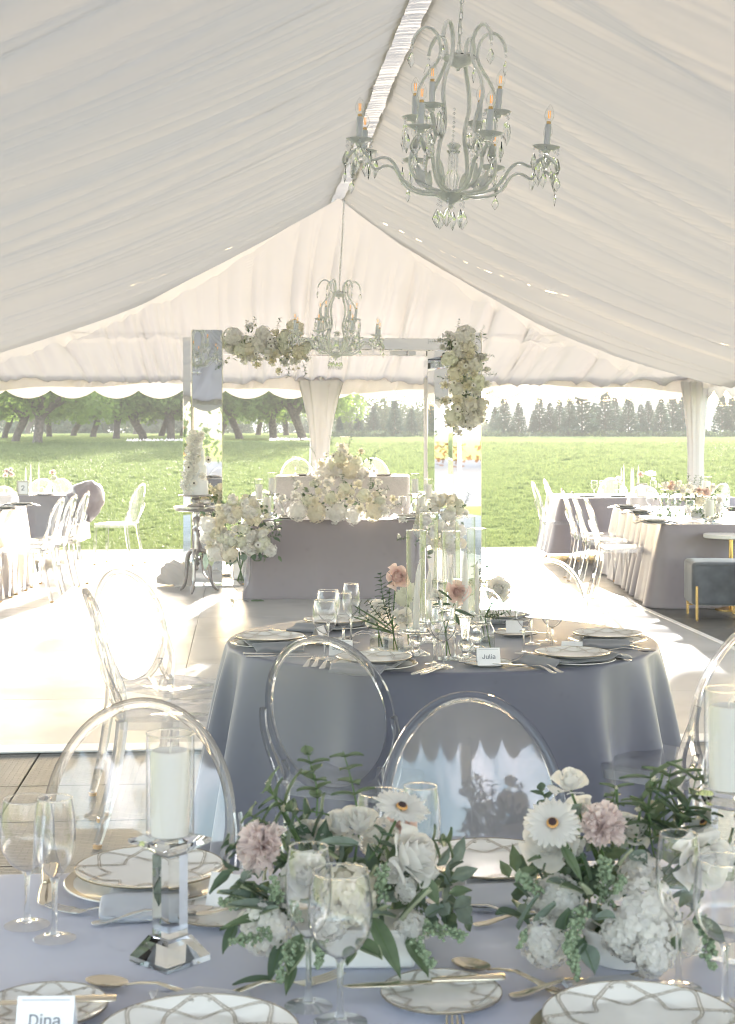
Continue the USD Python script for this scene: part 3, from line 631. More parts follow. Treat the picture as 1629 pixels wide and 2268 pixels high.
# glasses: solid stem and foot, thin walled bowl
def stem_glass(name, cat, label, loc, H, rim, belly, zb, zs, foot, thin=False, group=None):
    t = Thing(name, label, cat, loc, group=group); w = 0.0011
    hb = H - zb
    o = smoothcurve([(.0045, zb), (belly * .55, zb + hb * .10), (belly * .93, zb + hb * .32), (belly, zb + hb * .50), (belly * .97, zb + hb * .72), (rim, H)], 18)
    i = o[::-1].copy(); i[:, 0] = np.maximum(i[:, 0] - w, 0); i[:, 1] = i[:, 1] + np.linspace(0, .004, len(i)); i[0] = (rim - w, H)
    t.part('bowl', lathe(np.vstack([[(0.0004, zb)], o]), 32), 'thin_glass', True)
    q = np.linspace(0, 2 * PI, 33); t.part('rim', tube(np.stack([rim * np.cos(q), rim * np.sin(q), H + 0 * q], -1), .0011, 5, False), 'glass', True)
    t.part('stem', lathe([(0, zs), (.0075, zs), (.0042, zs + .012), (.0036, zs + (zb - zs) * .5), (.0045, zb - .008), (.0075, zb - .0008), (0, zb - .0008)], 12), 'glass', True)
    t.part('foot', lathe([(0, 0), (foot, 0), (foot, .0018), (foot * .6, .0035), (.009, zs - .0006), (0, zs - .0006)], 32)[0:2] if False else lathe([(foot, 0.0012), (foot, .0020), (foot * .6, .0035), (.009, zs - .0006), (0.0005, zs - .0006)], 32), 'thin_glass', 50)
    return t
G0 = {}
def wine(label, loc, group=None, s=1.0):
    if 'w' not in G0:
        G0['w'] = stem_glass('wine_glass', 'wine glass', label, loc, .190, .0345, .0405, .082, .007, .034, group=group); return
    G0['w'].copy(loc, rng.uniform(0, 6), label, group, s=s)
def flute(label, loc, group=None, s=1.0):
    if 'f' not in G0:
        G0['f'] = stem_glass('champagne_flute', 'champagne flute', label, loc, .206, .0245, .0300, .090, .007, .031, group=group); return
    G0['f'].copy(loc, rng.uniform(0, 6), label, group, s=s)

# plates
def ribbon(r_of, w, z, n=240, lo=0.0, hi=2 * PI):
    th = np.linspace(lo, hi, n); r = r_of(th)
    P = np.stack([r * np.cos(th), r * np.sin(th), 0 * th], -1)
    T = np.gradient(P, axis=0); T /= np.linalg.norm(T, axis=1, keepdims=True)
    N = np.stack([-T[:, 1], T[:, 0], 0 * th], -1)
    zz = z(np.hypot(P[:, 0], P[:, 1]))
    A, B = P + N * w, P - N * w
    A[:, 2] = z(np.hypot(A[:, 0], A[:, 1])); B[:, 2] = z(np.hypot(B[:, 0], B[:, 1]))
    return grid(np.stack([A, B]))
def plate_profile(R, h):
    return [(0, 0), (R * .60, 0), (R * .64, .002), (R * .97, h - .002), (R, h - .0005), (R * .985, h + .0012), (R * .70, h * .42), (R * .62, h * .30 + .001), (0, h * .28 + .001)]
def plate_top(R, h):
    xs = [0, R * .62, R * .70, R * .985, R]; zs = [h * .28 + .001, h * .30 + .001, h * .42, h + .0012, h + .0005]
    return lambda r: np.interp(r, xs, zs) + 0.0005
def charger(label, loc, group=None):
    if 'c' not in G0:
        t = G0['c'] = Thing('charger_plate', label, 'plate', loc, group=group); R, h = .137, .013
        t.part('dish', lathe(plate_profile(R, h), 56), 'porcelain', 40)
        z = plate_top(R, h)
        t.part('rim_band', ribbon(lambda th: .1285 + 0 * th, .0068, z), 'gold_rim', True); return
    G0['c'].copy(loc, 0, label, group)
def pattern_plate(name, R, h, label, loc, rz, group=None, key='p', lobes=4):
    if key not in G0:
        t = G0[key] = Thing(name, label, 'plate', loc, rz, group=group)
        t.part('dish', lathe(plate_profile(R, h), 56), 'porcelain', 40)
        z = plate_top(R, h)
        t.part('gold_edge', lathe([(R * .975, h + .0008), (R * 1.003, h - .0006), (R * .995, h + .0022)], 56), 'gold_rim', True)
        mb = MB(); ln = MB(); am = R * .19
        for ph in (0, PI):
            f = lambda th, ph=ph: R * .755 + am * np.cos(lobes * th + ph) + R * .03 * np.cos(3 * lobes * th + 3 * ph)
            mb.add(ribbon(f, R * .019, z))
            for o in (-1, 1): ln.add(ribbon(lambda th, f=f, o=o: f(th) + o * R * .019, R * .0040, lambda q, z=z: z(q) + .0003))
        t.part('printed_band', mb, 'plate_print', True); t.part('gold_lines', ln, 'gold_rim', True)
        sc_ = MB()
        for k in range(lobes):
            c = (k + .5) * 2 * PI / lobes
            for sg in (-1, 1):
                q = np.linspace(0, 2.2 * PI, 26); rr = R * .045 * (1 - q / 9)
                x = R * .90 * math.cos(c + sg * .11) + rr * np.cos(q * sg + c); y = R * .90 * math.sin(c + sg * .11) + rr * np.sin(q * sg + c)
                P = np.stack([x, y, z(np.hypot(x, y)) + .0002], -1); sc_.add(tube(P, R * .010, 4, False, .1))
        t.part('scroll_print', sc_, 'plate_print', True, kind='stuff'); return
    G0[key].copy(loc, rz, label, group)
def dinner(label, loc, rz=0.0, group=None): pattern_plate('patterned_plate', .120, .014, label, loc, rz, group, 'p', 4)
def bread_plate(label, loc, rz=0.0, group=None): pattern_plate('bread_plate', .079, .011, label, loc, rz, group, 'bp', 4)

def sweep_loop(path, half_w, half_t, side, n=14):
    """soft folded cloth strip: flattened rounded loop carried along a path; side = width direction"""
    path = np.asarray(path, float); m = len(path); side = np.asarray(side, float)
    T = np.gradient(path, axis=0); T /= np.linalg.norm(T, axis=1, keepdims=True)
    U = np.cross(side, T); U /= np.linalg.norm(U, axis=1, keepdims=True)
    th = np.linspace(0, 2 * PI, n, endpoint=False); cx = np.sign(np.cos(th)) * np.abs(np.cos(th)) ** .5; sx = np.sign(np.sin(th)) * np.abs(np.sin(th)) ** .7
    hw = np.broadcast_to(half_w, (m,)); ht = np.broadcast_to(half_t, (m,))
    P = path[:, None] + hw[:, None, None] * cx[None, :, None] * side + ht[:, None, None] * sx[None, :, None] * U[:, None]
    v, f = grid(P, True); k = len(v); j = np.arange(n); j2 = (j + 1) % n; o = (m - 1) * n
    return np.vstack([v, path[0], path[-1]]), np.vstack([f, np.c_[np.full(n, k), j2, j], np.c_[np.full(n, k + 1), o + j, o + j2]])
def napkin(label, loc, rz, reach=(.19, .19), hw=.075, group=None, seed=1, mat='napkin_dark'):
    """folded napkin lying between the plates, its ends hanging over the charger (local y)"""
    t = Thing('napkin', label, 'napkin', loc, rz, group)
    y = np.array([-reach[0], -reach[0] + .012, -.142, -.132, -.11, 0, .11, .132, .142, reach[1] - .012, reach[1]])
    z = np.array([.007, .010, .018, .0235, .0195, .0135, .0195, .0235, .018, .010, .007])
    c = smoothcurve(np.stack([0 * y, y, z], -1), 34)
    q = np.random.default_rng(seed); c[:, 0] += .004 * np.sin(c[:, 1] * 30 + q.uniform(0, 6))
    v, f = sweep_loop(c, hw + .006 * np.sin(np.linspace(0, 9, 34) + seed), .0048, (1, 0, 0), 16)
    e = np.clip((np.abs(v[:, 1]) - .13) / .06, 0, 1)
    v = v + np.stack([0 * e, 0 * e, e * .004 * np.sin(v[:, 0] * 70 + seed)], -1)
    v[:, 2] = np.maximum(v[:, 2], .0012)
    t.part('folded_cloth', (v, f), mat, True)
    mb = tube(np.stack([v[0::16][:34][:, 0] * 0 + hw * .96, c[:, 1], c[:, 2] + .0052], -1), .0012, 5)
    t.part('hem', mb, mat, True)
    return t
# cutlery (local +y is the business end, length along y)
def strip(y, w, z, t):
    y, w, z = map(np.asarray, (y, w, z)); n = len(y); t = np.broadcast_to(t, (n,))
    P = np.stack([np.stack([-w, y, z], -1), np.stack([-w * .6, y, z + t], -1), np.stack([w * .6, y, z + t], -1), np.stack([w, y, z], -1), np.stack([w * .6, y, z - t * .6], -1), np.stack([-w * .6, y, z - t * .6], -1)], 1)
    v, f = grid(P, True); k = len(v); j = np.arange(6); j2 = (j + 1) % 6; o = (n - 1) * 6
    return np.vstack([v, P[0].mean(0), P[-1].mean(0)]), np.vstack([f, np.c_[np.full(6, k), j2, j], np.c_[np.full(6, k + 1), o + j, o + j2]])
HY_ = np.array([0, .004, .02, .05, .08, .11, .125]); HW_ = np.array([.006, .0095, .0100, .0066, .0042, .0034, .0045])
HZ_ = np.array([.003, .003, .004, .010, .015, .011, .007])
def fork(label, loc, rz, group=None, mat='silver'):
    k = 'fork' + mat
    if k not in G0:
        t = G0[k] = Thing('fork', label, 'fork', loc, rz, group)
        t.part('handle', strip(HY_, HW_, HZ_, .0016), mat, True)
        t.part('neck', strip([.1245, .135, .145, .153], [.0045, .0115, .0125, .0125], [.007, .0035, .003, .0035], .0011), mat, True)
        for i in range(4):
            x = -.0102 + .0068 * i
            t.part('tine', tube([(x, .152, .0036), (x, .170, .0045), (x, .185, .007), (x * .92, .198, .0105)], [.0021, .0019, .0016, .0008], 6, flat=.7), mat, True)
        return
    G0[k].copy(loc, rz, label, group)
def knife(label, loc, rz, group=None, mat='silver', s=1.0):
    k = 'knife' + mat
    if k not in G0:
        t = G0[k] = Thing('knife', label, 'knife', loc, rz, group)
        t.part('handle', strip([0, .004, .03, .07, .092, .098], [.007, .0095, .009, .0068, .006, .0052], [.005] * 6, .0034), mat, True)
        t.part('blade', strip([.0975, .108, .14, .18, .205, .216], [.005, .0075, .0095, .0100, .0078, .001], [.004] * 6, .0011), mat, True)
        return
    G0[k].copy(loc, rz, label, group, s=s)
def spoon(label, loc, rz, group=None, mat='silver'):
    k = 'spoon' + mat
    if k not in G0:
        t = G0[k] = Thing('spoon', label, 'spoon', loc, rz, group)
        t.part('handle', strip(HY_, HW_, HZ_, .0016), mat, True)
        th = np.linspace(0, 2 * PI, 25)[:-1]; rr = np.array([1.0, .97, .75, .4, .02, .4, .75, .95])[:, None]
        zz = np.array([.009, .0095, .006, .0035, .0030, .0020, .0045, .008])[:, None]
        t.part('bowl', grid(np.stack([.0195 * rr * np.cos(th), .1545 + .031 * rr * np.sin(th), zz - .003 * np.sin(th) * 0 + 0 * th], -1), True), mat, True)
        return
    G0[k].copy(loc, rz, label, group)
def place_card(label, loc, rz, text, w=.085, h=.052):
    t = Thing('place_card', label, 'place card', loc, rz)
    d = .022
    for s_ in (-1, 1):
        v = []
        for o in (0, .0006):
            v += [(-w / 2, s_ * (d + o), 0), (w / 2, s_ * (d + o), 0), (w / 2, s_ * (.0002 + o), h), (-w / 2, s_ * (.0002 + o), h)]
        t.part('front_leaf' if s_ < 0 else 'back_leaf', (np.array(v), np.array([[0, 1, 2, 3], [7, 6, 5, 4], [0, 4, 5, 1], [1, 5, 6, 2], [2, 6, 7, 3], [3, 7, 4, 0]])), 'card', False)
    tilt = math.atan2(d, h)
    R = np.array([[1, 0, 0], [0, math.sin(tilt), -math.cos(tilt)], [0, math.cos(tilt), math.sin(tilt)]])
    R = np.stack([[1, 0, 0], [0, math.sin(tilt), math.cos(tilt)], [0, -math.cos(tilt), math.sin(tilt)]], 1)
    if text:
        tm_ = meshkit.text_mesh(text, h * .27, .0003); bb = tm_.bounds; vv, ff = vf(tm_)
        vv[:, 0] -= (bb[0][0] + bb[1][0]) / 2
        vv = vv @ R.T + np.array([0, -d * .62 - .0012, h * .38])
        t.part('lettering', (vv, ff), 'ink', False)
    for hh in (.92,):
        ln = box(w * .84, .0012, .0003); v_, f_ = ln
        v_ = v_ @ R.T + np.array([0, -(d * (1 - hh)) - .0010, h * hh]); t.part('printed_line', (v_, f_), 'napkin_grey', False)
    return t
# candles
def hurricane(name, label, loc, R, H, candle_r, candle_h, group=None, base=None):
    t = Thing(name, label, 'candle holder', loc, group=group)
    t.part('glass_cylinder', lathe([(R * .97, .002), (R, .004), (R, H)], 32), 'thin_glass', True)
    th = np.linspace(0, 2 * PI, 41); t.part('glass_lip', tube(np.stack([R * np.cos(th), R * np.sin(th), H + 0 * th], -1), .0014, 6), 'glass', True)
    t.part('glass_foot', lathe([(0, .0), (R, .0), (R, .005), (0, .005)], 32), 'glass', 30)
    return t
def pillar(label, loc, r, h, group=None):
    t = Thing('pillar_candle', label, 'candle', loc, group=group)
    t.part('wax', lathe([(0, 0), (r, 0), (r * 1.0, h * .3), (r * 1.005, h * .7), (r, h - .005), (r * .93, h - .001), (r * .4, h - .004), (0, h - .005)], 32), 'wax', 40)
    t.part('wick', tube([(0, 0, h - .006), (.001, 0, h + .004), (.003, .001, h + .010)], .0012, 5), 'wick')
    return t
def taper(label, loc, h, lean=0.0, group=None):
    t = Thing('taper_candle', label, 'candle', loc, group=group)
    z = np.linspace(0, h, 8); P = np.stack([lean * z ** 2, 0 * z, z], -1)
    t.part('wax', tube(P, [.0112, .0112, .011, .0106, .010, .0094, .0085, .004], 14), 'wax', 50)
    t.part('wick', tube(smoothcurve([P[-1], P[-1] + [0, 0, .012], P[-1] + [.006, 0, .018], P[-1] + [.014, 0, .008]], 8), .0012, 5), 'wick')
    return t
# ------------------------------------------------------------------ flowers (unit size: radius 1, facing +z, base near z = -0.6)
def petal(nu, nv, fn):
    u, v = np.meshgrid(np.linspace(-1, 1, nu), np.linspace(0, 1, nv), indexing='ij'); return grid(fn(u, v))
def rose(r, n=20, res=5, openness=0.9):
    mb = MB()
    for i in range(n):
        k = i / (n - 1); ph = i * 2.39996 + r.uniform(-.15, .15); wd = 1.25 - .35 * k
        R_ = 0.10 + 0.72 * k ** .85 * openness; hh = 1.30 - .42 * k; curl = .30 * k ** 1.5; dro = .40 * k ** 1.6
        def fn(u, v):
            w = wd * np.sin(np.clip(v * 1.15 + .12, 0, 1) * PI * .5) * (1 - .16 * np.abs(u) ** 3 * (v > .6))
            a = ph + u * w * (1.0 / (.55 + .9 * k))*.75
            rad = R_ * np.sin(np.clip(v * 1.25, 0, 1) * PI / 2) ** .8 + curl * v ** 4 + .05 * np.sin(3 * u + i) * v
            z = hh * v - dro * v ** 3 - .10 * u ** 2 * v - .72
            return np.stack([rad * np.cos(a), rad * np.sin(a), z], -1)
        mb.add(petal(res, res, fn))
    mb.add(ball((0, 0, -.18), .40, 1, (1, 1, .9)))
    return mb
def hydrangea(r, n=60, res=3):
    mb = MB(); g = PI * (3 - 5 ** .5); mb.add(ball((0, 0, -.10), .66 if n < 50 else .5, 1))
    for i in range(n):
        z = 1 - 1.62 * (i + .5) / n; q = math.sqrt(max(0, 1 - z * z)); a = i * g
        d = np.array([q * math.cos(a), q * math.sin(a), z]); R = frame_to(d + r.normal(0, .22, 3), roll=r.uniform(0, 6)); p = d * (r.uniform(.74, .97) if n < 50 else r.uniform(.66, 1.02))
        s = r.uniform(.25, .33) if n < 50 else r.uniform(.20, .27)
        for m in range(4):
            b = m * PI / 2; c0, s0 = math.cos(b), math.sin(b)
            def fn(u, v):
                x = v * s; y = u * s * .62 * np.sin(np.clip(v + .12, 0, 1) * PI * .75); zz = .07 * np.sin(v * 2.6) + .05 * u * u - .12 * s * v
                return np.stack([x * c0 - y * s0, x * s0 + y * c0, zz], -1) @ R.T + p
            mb.add(petal(res, 3, fn))
    return mb
def carnation(r, n=54):
    mb = MB()
    for i in range(n):
        z = 1 - 1.15 * (i + .5) / n; q = math.sqrt(max(0, 1 - z * z)); a = i * 2.39996
        d = np.array([q * math.cos(a), q * math.sin(a), z * .8 + .1]); R = frame_to(d, roll=r.uniform(0, 6)); s = r.uniform(.8, 1.05)
        w = r.uniform(.20, .30); k = r.uniform(0, 6)
        def fn(u, v):
            fr = .10 * np.sin(9 * u + k) * v ** 2
            return np.stack([u * w * v + .02 * np.sin(20 * u) * v, .16 * u * u * v + fr, (s * v) + .05 * np.cos(11 * u + k) * v ** 2 - .22], -1) @ R.T
        mb.add(petal(9, 4, fn))
    return mb
def daisy(r, n=24, rings=2, width=.16):
    mb = MB()
    for ring in range(rings):
        for i in range(n):
            a = (i + .5 * ring) * 2 * PI / n + r.uniform(-.04, .04); L_ = (1 - .16 * ring) * r.uniform(.92, 1.04); tl = r.uniform(-.05, .08) + .06 * ring
            def fn(u, v):
                x = .15 + (L_ - .15) * v; y = u * width * np.sin(np.clip(v * .82 + .14, 0, 1) * PI) ** .7; z = .10 * np.sin(v * 2.2) + tl * v - .06 * u * u
                return np.stack([x * math.cos(a) - y * math.sin(a), x * math.sin(a) + y * math.cos(a), z], -1)
            mb.add(petal(3, 5, fn))
    return mb
def eye(r=.20, h=.10): return lathe([(r, 0), (r * .9, h * .7), (r * .5, h), (0, h)], 14)
def anemone(r, n=8):
    mb = MB()
    for i in range(n):
        a = i * 2 * PI / n + r.uniform(-.1, .1); s = r.uniform(.9, 1.05); lift = .25 if i % 2 else .12
        def fn(u, v):
            x = s * v; y = u * .48 * np.sin(np.clip(v * .8 + .12, 0, 1) * PI); z = lift * v ** 2 + .08 * u * u
            return np.stack([x * math.cos(a) - y * math.sin(a), x * math.sin(a) + y * math.cos(a), z], -1)
        mb.add(petal(5, 5, fn))
    return mb
def leafm(length, width, bend=.25, fold=.18, nv=7, margin=0.0, tip=1.0):
    """one leaf along +x, upper side +z"""
    def fn(u, v):
        w = width * .5 * np.sin(np.clip(v, 0, 1) ** (.75 / tip) * PI) ** .85
        return np.stack([v * length, u * (w + margin), fold * np.abs(u) * width - bend * length * v ** 2 - (.0006 if margin else 0)], -1)
    return petal(5, nv, fn)
def sprig(r, n, L_, leaf, width, stem=.0016, curve=.2, opp=True):
    """stem along +z with pairs of leaves; returns (stem, leaves)"""
    z = np.linspace(0, 1, 9); P = np.stack([curve * L_ * z ** 2, .05 * L_ * np.sin(z * 4), L_ * z], -1)
    st = tube(P, np.linspace(stem, stem * .5, 9), 5); lv = MB()
    for i in range(n):
        t = .18 + .82 * (i + .5) / n; k = min(8, int(t * 8)); p = P[k] + (P[min(8, k + 1)] - P[k]) * (t * 8 - k)
        for s_ in ((0, PI) if opp else (0,)):
            a = i * 1.9 + s_ + r.uniform(-.3, .3); d = np.array([math.cos(a), math.sin(a), r.uniform(.2, .8)]); d /= np.linalg.norm(d)
            x = d; zax = np.cross(x, [-math.sin(a), math.cos(a), 0]); zax = zax / np.linalg.norm(zax); y = np.cross(zax, x)
            lv.add(moved(leafm(leaf * r.uniform(.7, 1.15), width, nv=5), p, R=np.stack([x, y, zax], 1)))
    return st, lv
def seeds(r, n, L_, rad):
    mb = MB()
    for i in range(n):
        t = r.random(); a = r.uniform(0, 6.28); q = L_ * .22 * r.random() ** .5 * (1 - .5 * t)
        p = np.array([q * math.cos(a), q * math.sin(a), L_ * t]); mb.add(moved(trimesh.creation.icosphere(0, rad * r.uniform(.7, 1.2)), p))
        mb.add(rod((0, 0, max(0, p[2] - L_ * .12)), p, .0006, 3))
    return mb
VIEW = np.array([0, -1.0, .25])
# ------------------------------------------------------------------ tablecloths
def cloth(name, label, outline, ztop, zbot, mat, fold, flare=0.05, seed=0, group=None, ripple=0.0, corner=None, wob=0.0):
    """floor length cloth over a table: outline = closed polygon of the table top, densely sampled"""
    o = np.asarray(outline, float); c = o.mean(0); n = len(o)
    T = np.roll(o, -1, 0) - np.roll(o, 1, 0); T /= np.linalg.norm(T, axis=1, keepdims=True)
    Nn = np.stack([T[:, 1], -T[:, 0]], 1)
    if np.sum(Nn * (o - c)) < 0: Nn = -Nn
    run = np.r_[0, np.cumsum(np.linalg.norm(np.diff(o, axis=0), axis=1))]
    rows = []
    for k in (0.0, .3, .6, .85, .95):
        rows.append(np.c_[c + (o - c) * k, np.full(n, ztop)])
    for (off, dz) in ((-.012, 0), (-.004, -.0015), (0, -.006)):
        rows.append(np.c_[o + Nn * off, np.full(n, ztop + dz)])
    for v in np.linspace(0.02, 1, 26) ** 1.15:
        f = fold(run, v) if corner is None else fold(run, v) + corner(run, v)
        rows.append(np.c_[o + Nn * (f + flare * v)[:, None], ztop - .006 + (zbot - ztop + .006) * v + (wob * np.sin(run * 5 + seed) * v if wob else 0 * run)])
    t = Thing(name, label, 'tablecloth', (c[0], c[1], zbot), group=group)
    q = np.array(rows)
    t.part('cloth', grid(q, True), mat, 65, world=True)
    e = q[-1].copy(); e[:, :2] += Nn * .0015; e[:, 2] += .012
    t.part('hem', tube(np.vstack([e, e[:1]]), .0022, 4, False), mat, True, world=True)
    return t
def closed_noise(n, k, seed):
    a = np.arange(n) / n * 2 * PI
    return meshkit.noise(np.stack([np.cos(a) * k, np.sin(a) * k, np.full(n, seed * 1.7)], -1), seed)
def circle(c, R, n=420):
    a = np.arange(n) / n * 2 * PI; return np.stack([c[0] + R * np.cos(a), c[1] + R * np.sin(a)], 1)
def rect(c, hx, hy, rz, n=520, rad=.035):
    import shapely.geometry as sg
    p = sg.box(-hx + rad, -hy + rad, hx - rad, hy - rad).buffer(rad, 8).exterior
    d = np.linspace(0, p.length, n, endpoint=False); q = np.array([p.interpolate(x).coords[0] for x in d])
    cr, sr = math.cos(rz), math.sin(rz)
    return np.stack([c[0] + q[:, 0] * cr - q[:, 1] * sr, c[1] + q[:, 0] * sr + q[:, 1] * cr], 1)
RC, RR, TZ = np.array([.262, 5.45]), .76, .7512
nc = 420
ca = closed_noise(nc, 1.9, 3); cb = closed_noise(nc, 4.2, 5)
def fold_round(run, v):
    a = np.arange(nc) / nc * 2 * PI
    s_ = 0.5 + 0.5 * np.sin(14 * a + 8.0 * ca + 1.0); return v ** .75 * (0.135 * s_ ** 1.7 + 0.07 * (cb - .5)) - .03 * v
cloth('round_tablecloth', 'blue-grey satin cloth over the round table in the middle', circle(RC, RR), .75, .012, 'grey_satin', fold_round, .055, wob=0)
FT_RZ = .081
ft_c = np.array([.12, 2.09])
front_out = rect(ft_c, 1.22, .535, FT_RZ)
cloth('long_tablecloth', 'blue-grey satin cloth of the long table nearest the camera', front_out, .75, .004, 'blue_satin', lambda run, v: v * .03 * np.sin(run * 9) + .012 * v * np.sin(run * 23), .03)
def pleats(k, amp, seed): return lambda run, v: amp * v ** .7 * (np.abs(np.sin(run * k + 1.2 * np.sin(run * 2.3 + seed))) ** 1.3) + .01 * v * np.sin(run * 3.1 * k)
NRc, NRz = np.array([3.08, 14.5]), -.031
cloth('pleated_tablecloth', 'pale lilac cloth with pleated side on the long table at right', rect(NRc, .55, 1.58, NRz), .70, .004, 'mauve_satin', pleats(7.5, .05, 1), .09, wob=.0)
cloth('mauve_tablecloth', 'mauve cloth of the far right table, bunched at its left end', rect((3.22, 18.2), 1.02, .55, .03), .72, .10, 'mauve_satin', pleats(4.0, .09, 2), .10, wob=.03)
cloth('lilac_tablecloth', 'sunlit lilac cloth of the left table at the picture edge', rect((-3.93, 14.0), .56, 1.34, .035), .755, .004, 'mauve_satin', pleats(5.0, .06, 3), .09)
flc = cloth('windblown_tablecloth', 'mauve cloth of the far left table, one corner blown up over a chair', rect((-4.45, 18.15), 1.05, .46, .0), .745, .19, 'mauve_satin', pleats(3.0, .05, 4), .03)
th = np.linspace(0, 2 * PI, 61)[:-1]; ph = np.linspace(.02, PI - .02, 36)[:, None]
d = np.stack([np.sin(ph) * np.cos(th), np.sin(ph) * np.sin(th), np.cos(ph) + 0 * th], -1)
rad = 1 + .42 * (ridge_noise(d[..., 0] * 2.2 + d[..., 2] * 2.6 + .8 * d[..., 1], 81) - .5) + .12 * (meshkit.noise(d * 4, 6) - .5)
flc.part('blown_corner', grid(np.array([-3.27, 17.62, .66]) + d * rad[..., None] * np.array([.19, .24, .22]) + np.stack([.10 * d[..., 2], 0 * d[..., 0], -.05 * d[..., 0]], -1), True), 'mauve_satin', True, world=True)
flc.part('table_leg', rod((-3.36, 17.80, .0), (-3.36, 17.80, .40), .016, 8), 'antique_silver', world=True)
cloth('grey_tablecloth', 'plain grey-mauve cloth on the front table under the arch', rect((-.27, 13.93), .77, .40, .02), .705, .012, 'mauve_satin', lambda run, v: .016 * v * np.sin(run * 4 + 1) + .045 * v * (ridge_noise(run * 1.7, 4)) ** 3, .035)
rs = Thing('stage_riser', 'low white riser below the sequined table', None, (-.25, 16.9, 0), 0, kind='structure')
rs.part('deck', box(2.2, 3.0, .29, (0, 0, 0), .01), 'white_paint')
cloth('sequin_tablecloth', 'shimmering blush sequined cloth on the raised table below the arch', rect((-.26, 15.98), .69, .36, .01), 1.027, .295, 'sequin', lambda run, v: .01 * v * np.sin(run * 6), .02)

# ------------------------------------------------------------------ chairs
tc3 = np.array([RC[0], RC[1]])
def toward(p, q): return np.asarray(q, float)[:2] - np.asarray(p, float)[:2]
g = 'clear chairs round the middle table'
def rchair(label, p): chair(label, p, toward(p, RC), 0.0 if p[1] < 7.3 else FZ, g)
rchair('clear oval-back chair in front of the round table, its back turned to the camera', (-.112, 4.42))
rchair('clear chair at the right front of the round table, its seat seen from the side', (1.10, 4.66))
chair('clear chair left of the round table, seen edge-on and leaning left', (-.965, 5.66), (.985, .14), 0.0, g)
rchair('clear chair left behind the round table, its tall oval turned half away', (-.99, 6.40))
rchair('clear chair at the far right of the round table, behind the wine glasses', (.80, 6.92))
g2 = 'clear chairs at the long front table'
fd = np.array([math.sin(FT_RZ), -math.cos(FT_RZ)])
chair('clear chair behind the crystal candlestick at left, facing the camera', (-.475, 3.20), fd, 0, g2, 1.01)
chair('clear chair between the two front bouquets, its back mirroring the sky', (.226, 3.28), fd, 0, g2, 1.01)
chair('clear chair behind the right hand front candle, cut by the picture edge', (.925, 3.36), fd, 0, g2, 1.01)
g3 = 'clear chairs along the pleated table'
for lab, y in (('nearest of three clear chairs beside the pleated table at right', 13.73), ('middle of three clear chairs beside the pleated table at right', 14.58), ('farthest of three clear chairs beside the pleated table at right', 15.36)):
    chair(lab, (2.02, y), (1, -.03), 0, g3)
chair('clear chair at the far end of the pleated table, facing the camera', (2.99, 16.55), (0, -1), 0, g3)
chair('clear chair behind the pale bouquet on the pleated table', (3.93, 17.2), (-.9, -.4), 0, g3)
chair('clear chair right of the pale bouquet, at the picture edge', (3.66, 14.9), (-1, 0), 0, g3)
g4 = 'clear chairs at the far right table'
chair('clear chair left of the bunched mauve cloth, nearer one of the pair', (1.97, 17.65), (1, .05), 0, g4)
chair('clear chair left of the bunched mauve cloth, farther one of the pair', (2.20, 18.45), (.95, -.25), 0, g4)
chair('clear chair behind the far right table, facing the camera', (3.05, 19.05), (0, -1), 0, g4)
g5 = 'clear chairs along the left table'
for lab, y in (('nearest clear chair beside the sunlit left table', 13.5), ('second clear chair beside the sunlit left table', 14.1), ('third clear chair beside the sunlit left table, next to the blown cloth', 14.75)):
    chair(lab, (-2.76, y), (-1, .03), 0, g5)
chair('clear chair at the far end of the sunlit left table, at the picture edge', (-3.87, 16.2), (0, -1), 0, g5)
g6 = 'clear chairs at the far left table'
chair('single clear chair standing on the floor edge, right of the blown cloth', (-2.58, 17.15), (-.97, .22), 0, g6)
chair('clear chair behind the taper candles on the far left table', (-4.04, 18.95), (0, -1), 0, g6)
chair('clear chair behind the pink rose on the far left table', (-3.83, 19.0), (0, -1), 0, g6)
g7 = 'clear chairs under the arch'
chair('clear chair behind the sequined table, left of the upper flowers', (-.78, 17.0), (0, -1), .29, g7)
chair('clear chair behind the sequined table, right of the upper flowers', (.06, 17.0), (0, -1), .29, g7)
chair('clear chair behind the left candles of the grey front table', (-1.00, 14.75), (.1, -1), FZ, g7)
chair('clear chair behind the right candles of the grey front table', (.60, 14.8), (-.1, -1), 0.0, g7)

# ------------------------------------------------------------------ mirrored arch
AU, AV = np.array([.9851, .1719]), np.array([-.1719, .9851]); A0 = np.array([-1.672, 14.6])
ARZ = math.atan2(AU[1], AU[0])
ar = Thing('mirror_arch', 'arch of four mirrored columns and mirrored beams behind the grey table', 'arch', (A0[0], A0[1], 0), ARZ)
CW, CD, AH = .290, .20, 2.455; span = 2.545
pls = {}
for dv in (0.0, 1.17):
    for du in (0.0, span):
        c = ar.part('column', moved(box(CW, CD, AH - .03, (0, 0, .03), .004), (du + CW / 2, dv + CD / 2, 0), -.25 if dv > 0 and du == 0 else 0.0), 'mirror', False)
        for ex in ((0, 1) if dv == 0 else ()): ar.part('edge', box(.006, .006, AH - .04, (du + .001 + ex * (CW - .002), dv + .001, .034)), 'mirror_edge', False, parent=c)
        ar.part('base_plate', box(.62, .50, .028, (du + CW / 2, dv + .1, .001), .004), 'mirror', False)
    ar.part('beam', box(span - CW - .004, .11, .115, (CW + (span - CW) / 2, dv + .09, AH - .175), .004), 'mirror', False)
for du in (0.0, span):
    ar.part('beam', box(.11, 1.17 - CD - .004, .115, (du + CW / 2, CD + (1.17 - CD) / 2, AH - .30), .004), 'mirror', False)
ar.part('bracket', box(.07, .05, .10, (span - .06, .03, AH - .30), .003), 'dark_wire', False)
def A(u, v, z): return np.array([A0[0] + AU[0] * u + AV[0] * v, A0[1] + AU[1] * u + AV[1] * v, z])

